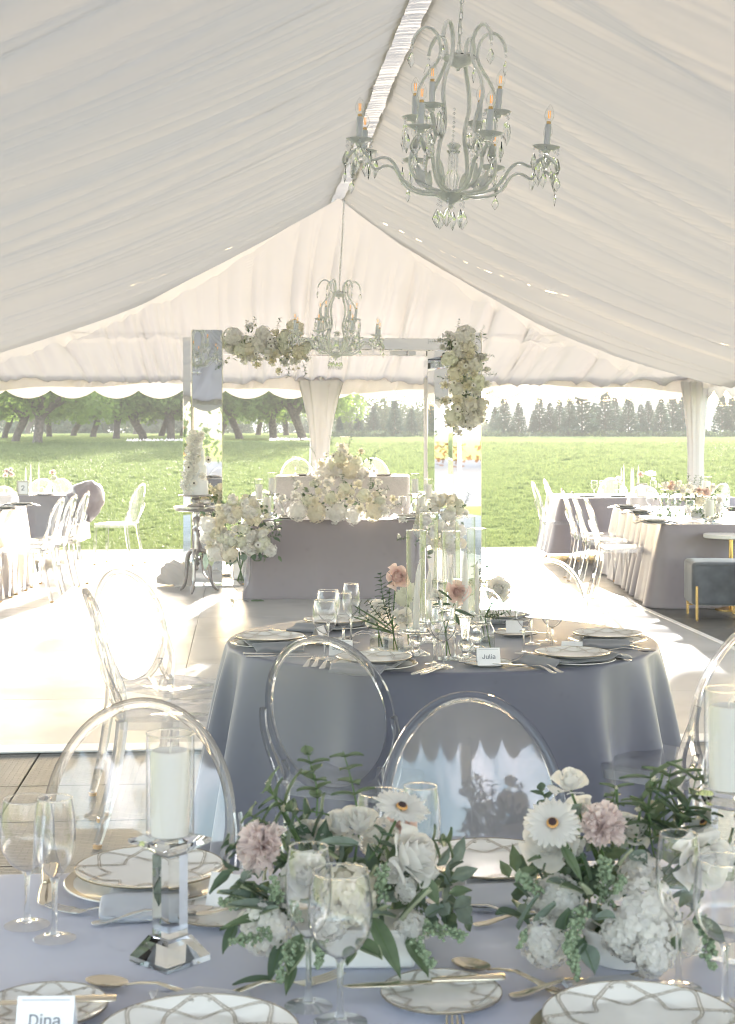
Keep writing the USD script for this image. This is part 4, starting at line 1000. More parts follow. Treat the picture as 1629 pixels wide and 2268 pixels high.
# ------------------------------------------------------------------ chandeliers
def chandelier(label, loc, chain_top, seed=2):
    t = Thing('chandelier', label, 'chandelier', loc, .25, group='chandeliers hung along the ridge', R=(np.array([[1, 0, .055], [0, 1, 0], [-.055, 0, 1]]) @ mat4(rz=.25)[:3, :3]))
    r = np.random.default_rng(seed); P_ = 'chandelier_paint'
    bar = smoothcurve([(.022, .018), (.095, .024), (.155, .062), (.180, .125), (.160, .195), (.122, .262), (.132, .320), (.160, .380), (.158, .430), (.116, .505), (.078, .575), (.082, .625), (.105, .668), (.140, .682), (.175, .660), (.197, .605)], 46)
    for k in range(6):
        a = k * PI / 3 - .12; c, s_ = math.cos(a), math.sin(a)
        P = np.stack([bar[:, 0] * c, bar[:, 0] * s_, bar[:, 1]], -1)
        b_ = t.part('frame_bar', tube(P, .0094, 6, flat=.75), P_, 30)
        lf = MB(); lf.add(moved(leafm(.085, .035, .1, .3), P[5], R=frame_to((c * .3, s_ * .3, 1))[:, [2, 1, 0]])); lf.add(moved(leafm(.06, .03, -.2, .3), P[4], R=frame_to((c * .9, s_ * .9, .4))[:, [2, 1, 0]]))
        t.part('metal_leaf', lf, P_, True, parent=b_)
        t.part('crystal_drop', crystal(P[-1] - [0, 0, .004], 1, .044, r), 'crystal', 50)
    t.part('lower_hub', lathe([(0, -.055), (.006, -.055), (.010, -.045), (.006, -.038), (.022, -.028), (.040, -.020), (.052, -.006), (.064, .004), (.064, .009), (.050, .013), (0, .016)], 24), P_, 40)
    t.part('upper_hub', lathe([(0, .512), (.007, .514), (.008, .524), (.020, .530), (.045, .540), (.062, .556), (.066, .565), (.060, .570), (.018, .572), (.012, .60), (0, .602)], 24), P_, 40)
    for k in range(6):
        a = k * PI / 3 - .12; t.part('hub_spoke', rod((.02 * math.cos(a), .02 * math.sin(a), .574), (.08 * math.cos(a), .08 * math.sin(a), .576), .0055, 6), P_)
    t.part('glass_baluster', lathe([(0, .016), (.020, .017), (.024, .05), (.030, .075), (.018, .10), (.022, .13), (.019, .17), (.028, .182), (.012, .19), (0, .19)], 20, lambda th, z: 1 + .08 * np.cos(th * 10)), 'crystal', 40)
    t.part('pan', lathe([(0, .19), (.018, .19), (.03, .205), (.02, .215), (0, .216)], 16), P_, 40)
    arm = smoothcurve([(.04, .008), (.15, .010), (.225, .055), (.268, .115), (.312, .125), (.350, .110), (.385, .138), (.415, .148), (.446, .128), (.464, .092)], 34)
    up = smoothcurve([(.112, .235), (.15, .225), (.175, .262), (.195, .30)], 14)
    def lamp(rad, z, a):
        c, s_ = math.cos(a), math.sin(a); o = np.array([rad * c, rad * s_, z]); lean = np.array([c * .04, s_ * .04, 1]); R = frame_to(lean)
        t.part('drip_pan', moved(lathe([(0, 0), (.012, 0), (.016, .012), (.036, .018), (.052, .030), (.050, .031), (.03, .021), (0, .018)], 24, lambda th, z_: 1 + .09 * np.abs(np.cos(th * 4)) * (z_ > .02)), o, R=R), P_, 40)
        mb = MB()
        for m in range(6):
            q = m * PI / 3; mb.add(moved(leafm(.028, .018, -.5, .2, 4), o + R @ np.array([.015 * math.cos(q), .015 * math.sin(q), .018]), R=R @ np.array([[math.cos(q), -math.sin(q), 0], [math.sin(q), math.cos(q), 0], [0, 0, 1.0]])))
        t.part('collar_leaves', mb, P_, True)
        t.part('candle_sleeve', moved(lathe([(0, .018), (.0125, .018), (.0125, .118), (.010, .119), (0, .119)], 16), o, R=R), 'candle_sleeve', 40)
        bl = t.part('bulb', moved(lathe([(.009, .120), (.010, .128), (.0185, .145), (.0195, .155), (.0165, .172), (.009, .188), (.003, .197), (.0003, .200)], 18), o, R=R), 'thin_glass', True)
        t.part('bulb_cap', moved(lathe([(0, .1195), (.0085, .1195), (.0085, .130), (0, .131)], 12), o, R=R), 'brass', 40, parent=bl)
        mb = MB()
        for q in range(4):
            x = .0042 * math.cos(q * PI / 2 + .5); y = .0042 * math.sin(q * PI / 2 + .5); mb.add(moved(rod((x, y, .143), (x * 1.2, y * 1.2, .172), .0017, 5), o, R=R))
        t.part('filament', mb, 'filament', False, parent=bl)
        for m in range(5):
            q = m * 2 * PI / 5 + .3 + a
            t.part('crystal_drop', crystal(o + R @ np.array([.050 * math.cos(q), .050 * math.sin(q), .026]), 2 if m % 2 else 1, r.uniform(.044, .056) if rad > .3 else .07, r, slim=rad < .3), 'crystal', 50)
    for k in range(8):
        a = k * PI / 4 + .10 + r.uniform(-.07, .07); c, s_ = math.cos(a), math.sin(a); fz = r.uniform(-.01, .02)
        P = np.stack([arm[:, 0] * c, arm[:, 0] * s_, arm[:, 1] + fz * arm[:, 0] / .4], -1)
        t.part('arm', tube(P, .0085, 6, flat=.75), P_, 30)
        lamp(.41, .160 + fz, a)
        t.part('crystal_drop', crystal(P[-1], 1, .038, r), 'crystal', 50)
    for k in range(4):
        a = k * PI / 2 + .75; c, s_ = math.cos(a), math.sin(a)
        t.part('arm', tube(np.stack([up[:, 0] * c, up[:, 0] * s_, up[:, 1]], -1), .0085, 6, flat=.75), P_, 30)
        lamp(.195, .305, a)
    for k in range(6):
        a = k * PI / 3; t.part('crystal_drop', crystal(np.array([.055 * math.cos(a), .055 * math.sin(a), .002]), 3, .052, r), 'crystal', 50)
    for k in range(5):
        a = k * 2 * PI / 5 + .6; t.part('bead_string', beads([(.122 * math.cos(a), .122 * math.sin(a), .33 - .018 * i) for i in range(14)], .0062), 'crystal', 50)
    # chain
    top = np.array(chain_top) - np.array(loc); d = top - np.array([0, 0, .60]); n = max(4, int(np.linalg.norm(d) / .030)); q = np.linspace(0, 2 * PI, 17)
    for k in range(n):
        p = np.array([0, 0, .60]) + d * (k + .5) / n
        L_ = np.stack([.0075 * np.cos(q), 0 * q, .020 * np.sin(q)], -1)
        if k % 2: L_ = L_[:, [1, 0, 2]]
        t.part('chain_link', tube(L_ + p, .0022, 5, False), P_, True)
    t.part('lamp_cable', tube(smoothcurve([(0.004, 0, .60)] + [tuple(np.array([0, 0, .6]) + d * f + np.array([.006 * math.sin(9 * f * 6), .006 * math.cos(6 * f * 5), 0])) for f in (.2, .4, .6, .8, 1.0)], 40), .0025, 5), P_, True)
    t.part('coiled_wire', MB(tube(smoothcurve([(-.03, -.01, .575), (-.01, .02, .59), (.01, -.02, .582), (.035, .015, .59), (.06, -.005, .583), (.03, -.02, .588)], 24), .0022, 5)), 'dark_wire', True)
    return t
def octa(c, r, h): 
    th = np.arange(6) / 6 * 2 * PI; mb = lathe([(0.0003, -h), (r * .55, -h * .75), (r, 0), (r * .55, h * .75), (.0003, h)], 8); return moved(mb, c)
def beads(pts, r):
    mb = MB(); [mb.add(octa(p, r, r)) for p in pts]; return mb
def crystal(p, nb, size, r, slim=False):
    """chain of small beads ending in a cut pendant, hanging from p"""
    mb = MB(); p = np.array(p, float); z = p[2] - .010
    for k in range(nb):
        mb.add(octa((p[0], p[1], z), .0068, .0068)); z -= .0175
        th = np.linspace(0, 2 * PI, 9)
    w = size * (.20 if slim else .42); a = r.uniform(0, PI); s = size * (1.0)
    prof = [(.0004, -s * 1.5), (w * .75, -s * 1.05), (w, -s * .85), (w * .72, -s * .42), (w * .25, -s * .05), (.0004, 0)] if not slim else [(.0004, -s * 1.35), (w * .8, -s * .9), (w, -s * .55), (w * .6, -s * .15), (.0004, 0)]
    v, f = lathe(prof, 8); v[:, 1] *= .45 if not slim else 1.0
    mb.add(moved((v, f), (p[0], p[1], z), a)); return mb
def ridge_at(Y):
    f = (Y - P0[1]) / TA[1]; return P0[0] + TA[0] * f
cy = 6.33; cxn = (1000 - CX) / FPX * cy
chandelier('large pale green chandelier with candle bulbs and crystal drops, nearest the camera', (cxn, cy, EYE - (443 - HY) / FPX * cy + .02), (cxn, cy, 3.66), 2)
cy2 = 14.15; cx2 = (744 - CX) / FPX * cy2
chandelier('smaller looking white chandelier in front of the mirrored arch', (cx2, cy2, EYE - (800 - HY) / FPX * cy2 + .06), (cx2, cy2, 3.66), 5)
# ------------------------------------------------------------------ crystal candlesticks
def crystal_holder(label, loc, H, s=1.0, rz=0.0, cyl=.135, group=None):
    t = Thing('crystal_candlestick', label, 'candlestick', loc, rz, group)
    def sq(hd, z): return [(hd, 0, z), (0, hd, z), (-hd, 0, z), (0, -hd, z)]
    def fr(levels):
        return trimesh.convex.convex_hull(np.array([p for hd, z in levels for p in sq(hd * s, z * s)]))
    t.part('base', fr([(.056, 0), (.056, .008), (.030, .036)]), 'crystal', False)
    zc = .0366 * s; hd = .0245 * s
    v = np.array([(hd, 0, 0), (0, hd, 0), (-hd, 0, 0), (0, -hd, 0)]); top = H - .026 * s
    t.part('column', trimesh.convex.convex_hull(np.vstack([v + [0, 0, zc], v + [0, 0, top]])), 'crystal', False)
    t.part('dish', moved(trimesh.convex.convex_hull(np.array(sq(.022 * s, 0) + sq(.058 * s, .016 * s) + sq(.058 * s, .021 * s) + sq(.036 * s, .0252 * s))), (0, 0, top + .0006)), 'crystal', False)
    R = .0335 * s; th = np.linspace(0, 2 * PI, 41)
    t.part('glass_cylinder', moved(lathe([(R * .98, 0), (R, .002), (R, cyl * s)], 32), (0, 0, H + .0008)), 'thin_glass', True)
    t.part('glass_lip', tube(np.stack([R * np.cos(th), R * np.sin(th), H + cyl * s + 0 * th], -1), .0015 * s, 6), 'glass', True)
    return t
lx = at(377, 2128, TZ)
crystal_holder('square crystal candlestick with a glass cylinder, left on the front table', (lx[0], lx[1], TZ), .175, 1.0, .05, .142)
pillar('thick white pillar candle on the left crystal candlestick', (lx[0], lx[1], TZ + .1765), .0265, .118)
rx = np.array([(1614 - CX) / FPX * 2.17, 2.17])
crystal_holder('tall crystal candlestick with a glass cylinder at the right picture edge', (rx[0], rx[1], TZ), .232, 1.0, .1, .142)
pillar('thick white pillar candle on the right hand crystal candlestick', (rx[0], rx[1], TZ + .2335), .0265, .118)

# ------------------------------------------------------------------ front table: settings, glasses, cutlery
def onT(x, y, z=TZ): return at(x, y, z)
gp = 'place settings on the front table'
fs = [('left far', np.array([-.353, 2.485])), ('middle far', np.array([.205, 2.535]))]
ns = [('left near', np.array([-.199, 1.80])), ('right near', np.array([.330, 1.845]))]
for k, (nm, c) in enumerate(fs + ns):
    far = k < 2; where = {'left far': 'under the crystal candlestick side, left', 'middle far': 'behind the white rose in the middle', 'left near': 'bottom left, cut by the picture edge', 'right near': 'bottom right, below the right bouquet'}[nm]
    charger('white charger plate with dull gold band, ' + where, (c[0], c[1], TZ))
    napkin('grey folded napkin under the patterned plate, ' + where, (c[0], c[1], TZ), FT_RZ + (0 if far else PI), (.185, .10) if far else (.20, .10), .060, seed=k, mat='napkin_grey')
    dinner('white plate with looping grey-gold bands, ' + where, (c[0], c[1], TZ + .019), FT_RZ + PI / 4 + (PI if far else 0))
def lay(fn, label, p, q, z=TZ, mat='silver'):
    """cutlery lying from its handle end p to its tip q (photograph rows)"""
    a, b = at(*p, z), at(*q, z); fn(label, (a[0], a[1], z + .0008), math.atan2(-(b - a)[0], (b - a)[1]), mat=mat)
lay(fork, 'dessert fork in front of the left far plate', (362, 2044), (192, 2026))
lay(spoon, 'dessert spoon below the dessert fork at left', (203, 2052), (365, 2035))
lay(knife, 'knife between the two left glasses, its tip to the camera', (104, 1925), (96, 2012), mat='champagne_silver')
lay(knife, 'second knife lying against the knife between the left glasses', (118, 1922), (106, 2008), mat='champagne_silver')
lay(spoon, 'teaspoon right of the middle far plate, bowl to the left', (1190, 2046), (1040, 2022))
lay(fork, 'gold tinted dessert fork below the teaspoon of the middle far plate', (1050, 2055), (1210, 2038), mat='champagne_silver')
lay(spoon, 'gold tinted spoon left of the bottom right plate, bowl to the left', (1255, 2210), (1122, 2172), mat='champagne_silver')
lay(fork, 'gold tinted fork below the spoon by the bottom right plate', (1130, 2213), (1262, 2196), mat='champagne_silver')
lay(spoon, 'gold tinted spoon sticking out left of the bottom left napkin', (470, 2222), (303, 2198), mat='champagne_silver')
lay(fork, 'gold tinted fork sticking out right of the bottom left napkin', (455, 2226), (572, 2204), mat='champagne_silver')
lay(fork, 'fork at the bottom picture edge, only its tines showing', (1022, 2420), (1006, 2256), mat='champagne_silver')
b1 = at(978, 2215, TZ); bread_plate('small patterned bread plate with a knife across it, bottom middle', (b1[0], b1[1], TZ), .3)
lay(knife, 'butter knife lying across the bottom middle bread plate', (1118, 2174), (832, 2190), TZ + .013, 'champagne_silver')
b2 = at(100, 2246, TZ); bread_plate('small patterned bread plate behind the name card, bottom left', (b2[0], b2[1], TZ), .1)
lay(knife, 'butter knife on the bottom left bread plate, behind the card', (258, 2222), (-30, 2232), TZ + .013, 'champagne_silver')
b3 = at(492, 2032, TZ); bread_plate('small bread plate half hidden by the left bouquet', (b3[0], b3[1], TZ), .6)
lay(spoon, 'spoon resting on the bread plate by the left bouquet', (435, 2030), (535, 2026), TZ + .013, 'champagne_silver')
cd = np.array([(103 - CX) / FPX * 1.835, 1.835]); place_card('white tent card with a name, bottom left corner of the picture', (cd[0], cd[1], TZ + .013), .02, 'Dina', .068, .050)
place_card('blank side of a white card behind the left bouquet', ((505 - CX) / FPX * 2.36, 2.36, TZ + .013), 2.8, '', .055, .045)
wine('wine glass at the left picture edge of the front table', tuple(at(60, 2052, TZ)))
flute('champagne flute beside the left edge wine glass', tuple(at(121, 2082, TZ)))
wine('wine glass in front of the left bouquet', tuple(at(754, 2268, TZ)))
flute('champagne flute in front of the left bouquet', tuple(at(684, 2232, TZ)))
wine('wine glass behind the left bouquet, rim showing above the flowers', ((846 - CX) / FPX * 2.33, 2.33, TZ))
flute('champagne flute behind the left bouquet, rim showing beside the gerbera', ((932 - CX) / FPX * 2.30, 2.30, TZ))
flute('champagne flute in front of the right bouquet', tuple(at(1504, 2193, TZ)))
wine('wine glass at the right picture edge', tuple(at(1607, 2232, TZ)))

# ------------------------------------------------------------------ round table: settings, glasses, cutlery
def rset(c, what, wide, droop=.19):
    rz = math.atan2(*(RC - c)) * -1
    charger('white charger plate on the round table, ' + what, (c[0], c[1], TZ))
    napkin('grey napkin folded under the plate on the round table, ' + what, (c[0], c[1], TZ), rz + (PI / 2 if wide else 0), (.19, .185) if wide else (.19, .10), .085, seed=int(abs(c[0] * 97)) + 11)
    dinner('white plate with looping bands on the round table, ' + what, (c[0], c[1], TZ + .019), rz)
RS = [(np.array([.02, 4.80]), 'behind the oval chair back, nearest', False), (np.array([.655, 4.90]), 'nearest at right', True), (np.array([.838, 5.36]), 'far right', True), (np.array([.49, 5.93]), 'behind the candles', False), (np.array([-.12, 5.75]), 'back left, behind the wine glasses', True), (np.array([-.335, 5.28]), 'far left', True)]
for c, w_, wd in RS: rset(c, w_, wd)
for lab, fn, p, q in [('outer fork left of the nearest plate on the round table', fork, (676, 1480), (716, 1445)), ('middle fork left of the nearest plate on the round table', fork, (694, 1480), (734, 1444)), ('inner fork left of the nearest plate on the round table', fork, (712, 1484), (752, 1450)),
                      ('knife right of the nearest plate on the round table', knife, (915, 1498), (1002, 1465)), ('second knife right of the nearest plate on the round table', knife, (935, 1498), (1020, 1466)),
                      ('outer fork left of the right front plate', fork, (1232, 1494), (1112, 1466)), ('inner fork left of the right front plate', fork, (1246, 1492), (1136, 1462)), ('knife right of the right front plate', knife, (1398, 1468), (1300, 1452)),
                      ('fork in front of the far right plate', fork, (1440, 1441), (1320, 1437)), ('spoon in front of the far right plate', spoon, (1330, 1444), (1430, 1446)),
                      ('knife in front of the far left plate', knife, (540, 1452), (680, 1452)), ('second knife in front of the far left plate', knife, (545, 1458), (690, 1457)), ('knife left of the back left plate', knife, (598, 1398), (690, 1412)), ('second knife left of the back left plate', knife, (610, 1402), (700, 1416)),
                      ('fork right of the back left plate', fork, (828, 1402), (776, 1412)), ('spoon right of the back left plate', spoon, (838, 1408), (775, 1416)), ('fork by the far right bread plate', fork, (1190, 1402), (1130, 1388))]:
    lay(fn, lab, p, q)
p = at(1079, 1474, TZ); bread_plate('bread plate carrying the right front name card', (p[0], p[1], TZ), .2)
lay(knife, 'butter knife on the bread plate of the right front name card', (1018, 1470), (1146, 1476), TZ + .012)
p = at(1144, 1408, TZ); bread_plate('bread plate with a knife, behind the bottle with the white rose', (p[0], p[1], TZ), .9)
lay(knife, 'butter knife on the bread plate behind the white rose bottle', (1105, 1398), (1190, 1404), TZ + .012)
p = at(724, 1426, TZ); bread_plate('bread plate seen through the oval chair back', (p[0], p[1], TZ), .4)
p = at(756, 1450, TZ); place_card('white name card seen through the oval chair back', (p[0], p[1], TZ), -.12, 'Sophia', .076, .048)
p = at(1082, 1472, TZ + .012); place_card('white name card on the bread plate right of the candles', (p[0], p[1], TZ + .012), .06, 'Julia', .072, .052)
p = at(1268, 1440, TZ); place_card('blank back of a white card beside the right front plate', (p[0], p[1], TZ), 2.9, '', .07, .03)
p = at(1140, 1400, TZ + .012); place_card('blank back of a white card on the bread plate behind the white rose', (p[0], p[1], TZ + .012), 3.0, '', .06, .042)
p = at(708, 1416, TZ); place_card('tiny white card edge beside the wine glasses at left', (p[0], p[1], TZ), 1.2, '', .07, .045)
for lab, fn, x, y in [('front wine glass of the left group on the round table', wine, 720, 1460), ('back wine glass of the left group on the round table', wine, 727, 1430), ('front champagne flute of the left group on the round table', flute, 761, 1452), ('back champagne flute of the left group on the round table', flute, 778, 1424),
                      ('wine glass in front of the candles', wine, 982, 1480), ('champagne flute in front of the candles', flute, 963, 1473), ('front champagne flute of the right group on the round table', flute, 1161, 1448), ('front wine glass of the right group on the round table', wine, 1224, 1444),
                      ('back champagne flute of the right group on the round table', flute, 1178, 1428), ('back wine glass of the right group on the round table', wine, 1213, 1422)]:
    fn(lab, tuple(at(x, y, TZ)))
def glass_stick(label, loc, H, group='turned glass candlesticks'):
    t = Thing('glass_candlestick', label, 'candlestick', loc, group=group)
    t.part('stand', lathe([(0, 0), (.046, 0), (.046, .003), (.030, .010), (.014, .020), (.012, .028), (.020, .036), (.0245, .048), (.020, .060), (.011, .068), (.012, .074), (.018, H - .016), (.024, H - .010), (0, H - .010)], 28), 'glass', 40)
    t.part('plate', lathe([(0, H - .009), (.044, H - .009), (.050, H - .006), (.050, H), (.047, H), (.045, H - .004), (0, H - .004)], 32), 'glass', 40)
    return t
hn = 0
for k, (bx, by, ph, top, tt, lean, lab) in enumerate([(922, 1451, .082, 1175, 1254, .25, 'front left'), (1031, 1460, .148, 1144, 1232, 0, 'front middle, tallest stem'), (1056, 1442, .098, 1171, 1258, 0, 'front right'), (950, 1422, .075, 1136, 1264, .15, 'back left, tallest cylinder'), (1000, 1404, .095, 1177, 1262, -.25, 'back middle')]):
    b = at(bx, by, TZ); Y = b[1]
    glass_stick('turned glass candlestick of the centrepiece, ' + lab, (b[0], Y, TZ), ph)
    zt = EYE - (top - HY) / FPX * Y; zw = EYE - (tt - HY) / FPX * Y
    hurricane('hurricane_cylinder', 'tall clear glass cylinder over a taper candle, ' + lab, (b[0], Y, TZ + ph + .0008), .0325, zt - TZ - ph, 0, 0)
    taper('ivory taper candle inside a tall glass cylinder, ' + lab, (b[0], Y, TZ + ph + .006), zw - TZ - ph, lean)
b = at(964, 1400, TZ); hurricane('hurricane_cylinder', 'short wide glass cylinder behind the front wine glass', (b[0], b[1], TZ), .046, .19, 0, 0)

# ------------------------------------------------------------------ flowers in the middle table's small vases, and the bouquets
KIND = {'rose': ('rose', 'petal_white'), 'cream': ('rose', 'petal_cream'), 'pinkrose': ('rose', 'petal_blush'), 'lis': ('lisianthus', 'petal_white'), 'hyd': ('hydrangea', 'petal_white'), 'hydg': ('hydrangea', 'petal_green'), 'hydc': ('hydrangea', 'petal_cream'),
        'carn': ('carnation', 'petal_pink'), 'wcarn': ('carnation', 'petal_white'), 'dahl': ('dahlia', 'petal_green'), 'gerb': ('gerbera', 'petal_white'), 'anem': ('anemone', 'petal_white'), 'bud': ('rosebud', 'petal_cream')}
FR = np.random.default_rng(77)
LIB = {}
def flower_mesh(kind, hi):
    key = (kind, hi, int(FR.integers(0, 3)))
    if key not in LIB:
        r = np.random.default_rng(hash(kind) % 1000 * 0 + len(LIB) + 5)
        LIB[key] = vf({'rose': lambda: rose(r, 26 if hi else 13, 7 if hi else 5), 'cream': lambda: rose(r, 26 if hi else 13, 7 if hi else 5), 'pinkrose': lambda: rose(r, 24 if hi else 13, 7 if hi else 5, .82), 'lis': lambda: rose(r, 15 if hi else 9, 7 if hi else 5, 1.1),
                   'hyd': lambda: hydrangea(r, 75 if hi else 34), 'hydg': lambda: hydrangea(r, 75 if hi else 34), 'hydc': lambda: hydrangea(r, 75 if hi else 34), 'carn': lambda: carnation(r, 46 if hi else 26), 'wcarn': lambda: carnation(r, 60 if hi else 30), 'dahl': lambda: daisy_ball(r),
                   'gerb': lambda: daisy(r, 26), 'anem': lambda: anemone(r), 'bud': lambda: rose(r, 9, 5, .55)}[kind]())
    return LIB[key]
def daisy_ball(r):
    mb = MB()
    for k in range(5): mb.add(moved(daisy(r, 18 - 2 * k, 1, .2), (0, 0, .18 * k - .3), s=(1 - .15 * k)))
    for k in range(3): mb.add(moved(daisy(r, 16 - 2 * k, 1, .2), (0, 0, -.3 - .15 * k), R=np.diag([1, 1, -1.0]), s=.95 - .12 * k))
    return mb
class Bouquet(Thing):
    hi = False
    def bloom(s, kind, p, rad, d=None, mat=None):
        d = VIEW + FR.normal(0, .25, 3) if d is None else np.asarray(d, float)
        R = frame_to(d, roll=FR.uniform(0, 6)); nm, m = KIND[kind]
        rad = rad * {'rose': 1.22, 'cream': 1.22, 'pinkrose': 1.18, 'lis': 1.15, 'bud': 1.2, 'hyd': 1.14, 'hydg': 1.14, 'hydc': 1.14}.get(kind, 1.0)
        q = s.part(nm, moved(flower_mesh(kind, s.hi), p, R=R, s=rad), mat or m, True, world=True)
        if kind == 'gerb':
            s.part('flower_ring', moved(eye(.21, .08), np.array(p) + R @ np.array([0, 0, rad * .07]), R=R, s=rad), 'flower_ring', 40, parent=q, world=True)
            s.part('flower_centre', moved(eye(.15, .09), np.array(p) + R @ np.array([0, 0, rad * .13]), R=R, s=rad), 'flower_eye', 40, parent=q, world=True)
        if kind == 'anem': s.part('flower_centre', moved(eye(.24, .20), np.array(p) + R @ np.array([0, 0, rad * .04]), R=R, s=rad), 'flower_eye', 40, parent=q, world=True)
        return q
    def leaf(s, p, tip, width, up=(0, -.4, 1), mat='leaf', bend=.12, margin=False):
        p = np.array(p, float); x = np.array(tip, float) - p; L_ = np.linalg.norm(x); x /= L_; y = np.cross(up, x); y /= np.linalg.norm(y); z = np.cross(x, y)
        R = np.stack([x, y, z], 1)
        q = s.part('leaf', moved(leafm(L_, width, bend, nv=9), p, R=R), mat, True, world=True)
        if margin: s.part('pale_margin', moved(leafm(L_ * 1.015, width, bend, nv=9, margin=width * .07), p - z * .0012, R=R), 'leaf_edge', True, parent=q, world=True)
        v = np.linspace(0, 1, 6); s.part('midrib', moved(tube(np.stack([v * L_ * .95, 0 * v, -bend * L_ * v ** 2 + .0004], -1), .0006 + .00003, 4, False), p, R=R), 'stem_green', True, parent=q, world=True)
    def stem(s, a, b, rad=.0018, sag=0.0):
        a, b = np.array(a, float), np.array(b, float); m = (a + b) / 2 + np.array([sag, 0, 0])
        s.part('stem', tube(smoothcurve([a, m, b], 9), rad, 6), 'stem_green', True, world=True)
    def spray(s, p, d, L_, n=9, leaf=.03, width=.012, mat='leaf', curve=.15):
        st, lv = sprig(FR, n, L_, leaf, width, curve=curve); R = frame_to(d, roll=FR.uniform(0, 6))
        q = s.part('leafy_stem', moved(st, p, R=R), 'stem_green', True, world=True); s.part('leaves', moved(lv, p, R=R), mat, True, parent=q, world=True)
    def seed(s, p, d, L_, n=40, rad=.0032):
        s.part('seed_sprig', moved(seeds(FR, n, L_, rad), p, R=frame_to(d)), 'seed_green', True, world=True)
    def foliage(s, cent, n, leaf=.04, width=.02, mat='leaf'):
        """the small leaves between the blooms, too many to tell apart"""
        mb = MB(); c = np.asarray(cent, float)
        for _ in range(n):
            k = c[FR.integers(len(c))]; d = FR.normal(size=3); d /= np.linalg.norm(d); p = k[:3] + d * k[3] * FR.random() ** .5
            x = d + FR.normal(0, .5, 3); x /= np.linalg.norm(x); y = np.cross(FR.normal(size=3), x); y /= np.linalg.norm(y)
            mb.add(moved(leafm(leaf * FR.uniform(.6, 1.2), width, nv=4), p, R=np.stack([x, y, np.cross(x, y)], 1)))
        s.part('foliage', mb, mat, True, kind='stuff', world=True)

# --- left front bouquet
def front_bouquet(label, c, rx, blooms, leaves, seedl, sprays, bowl):
    t = Bouquet('front_bouquet', label, 'bouquet', (c[0], c[1], TZ)); t.hi = True
    t.part('vase', bowl, 'porcelain', 30, world=True)
    base = np.array([c[0], c[1], TZ + .055])
    for b in blooms:
        kind, x, y, w, Y = b[:5]; d = b[5] if len(b) > 5 else None
        p = atY(x, y, Y); rad = w * Y / FPX / 2
        t.bloom(kind, p, rad, d)
        if kind not in ('hyd', 'hydc'):
            dd = VIEW if d is None else np.array(d, float); dd = dd / np.linalg.norm(dd); t.stem(base + (p - base) * np.array([.35, .3, .2]), p - dd * rad * (.62 if kind != 'gerb' else .0), .0022)
    for (x0, y0, x1, y1, w, Y0, Y1, mat, mg) in leaves: t.leaf(atY(x0, y0, Y0), atY(x1, y1, Y1), w * Y1 / FPX, mat=mat, margin=mg)
    for (x0, y0, x1, y1, n, Y) in seedl:
        a, b = atY(x0, y0, Y), atY(x1, y1, Y - .03); t.seed(a, b - a, np.linalg.norm(b - a), n)
    for (x0, y0, x1, y1, n, lf, w, Y, mat) in sprays:
        a, b = atY(x0, y0, Y), atY(x1, y1, Y); t.spray(a, b - a, np.linalg.norm(b - a), max(3, int(n * .7)), lf, w * 1.4, mat, .05)
    cent = [(c[0] + FR.uniform(-rx, rx) * .9, c[1] + FR.uniform(-.05, .06), TZ + FR.uniform(.06, .125), .05) for _ in range(12)]
    t.foliage(cent, 90, .042, .020, 'leaf'); t.foliage(cent, 50, .04, .022, 'leaf_dark'); t.foliage(cent, 60, .04, .022, 'leaf_grey')
    return t
Z5 = lambda x, y: (488.7 + .38 * x, 1629 + .38 * y)
Z6 = lambda x, y: (1042.6 + .36 * x, 1629 + .36 * y)
def bl(Z, rows): return [(k, *Z(x, y), w, Y, *e) for (k, x, y, w, Y, *e) in rows]
def lf(Z, rows): return [(*Z(a, b), *Z(c, d), w, Y0, Y1, m, mg) for (a, b, c, d, w, Y0, Y1, m, mg) in rows]
def sd(Z, rows): return [(*Z(a, b), *Z(c, d), n, Y) for (a, b, c, d, n, Y) in rows]
def sp(Z, rows): return [(*Z(a, b), *Z(c, d), n, l, w, Y, m) for (a, b, c, d, n, l, w, Y, m) in rows]
c1 = np.array([-.032, 2.20])
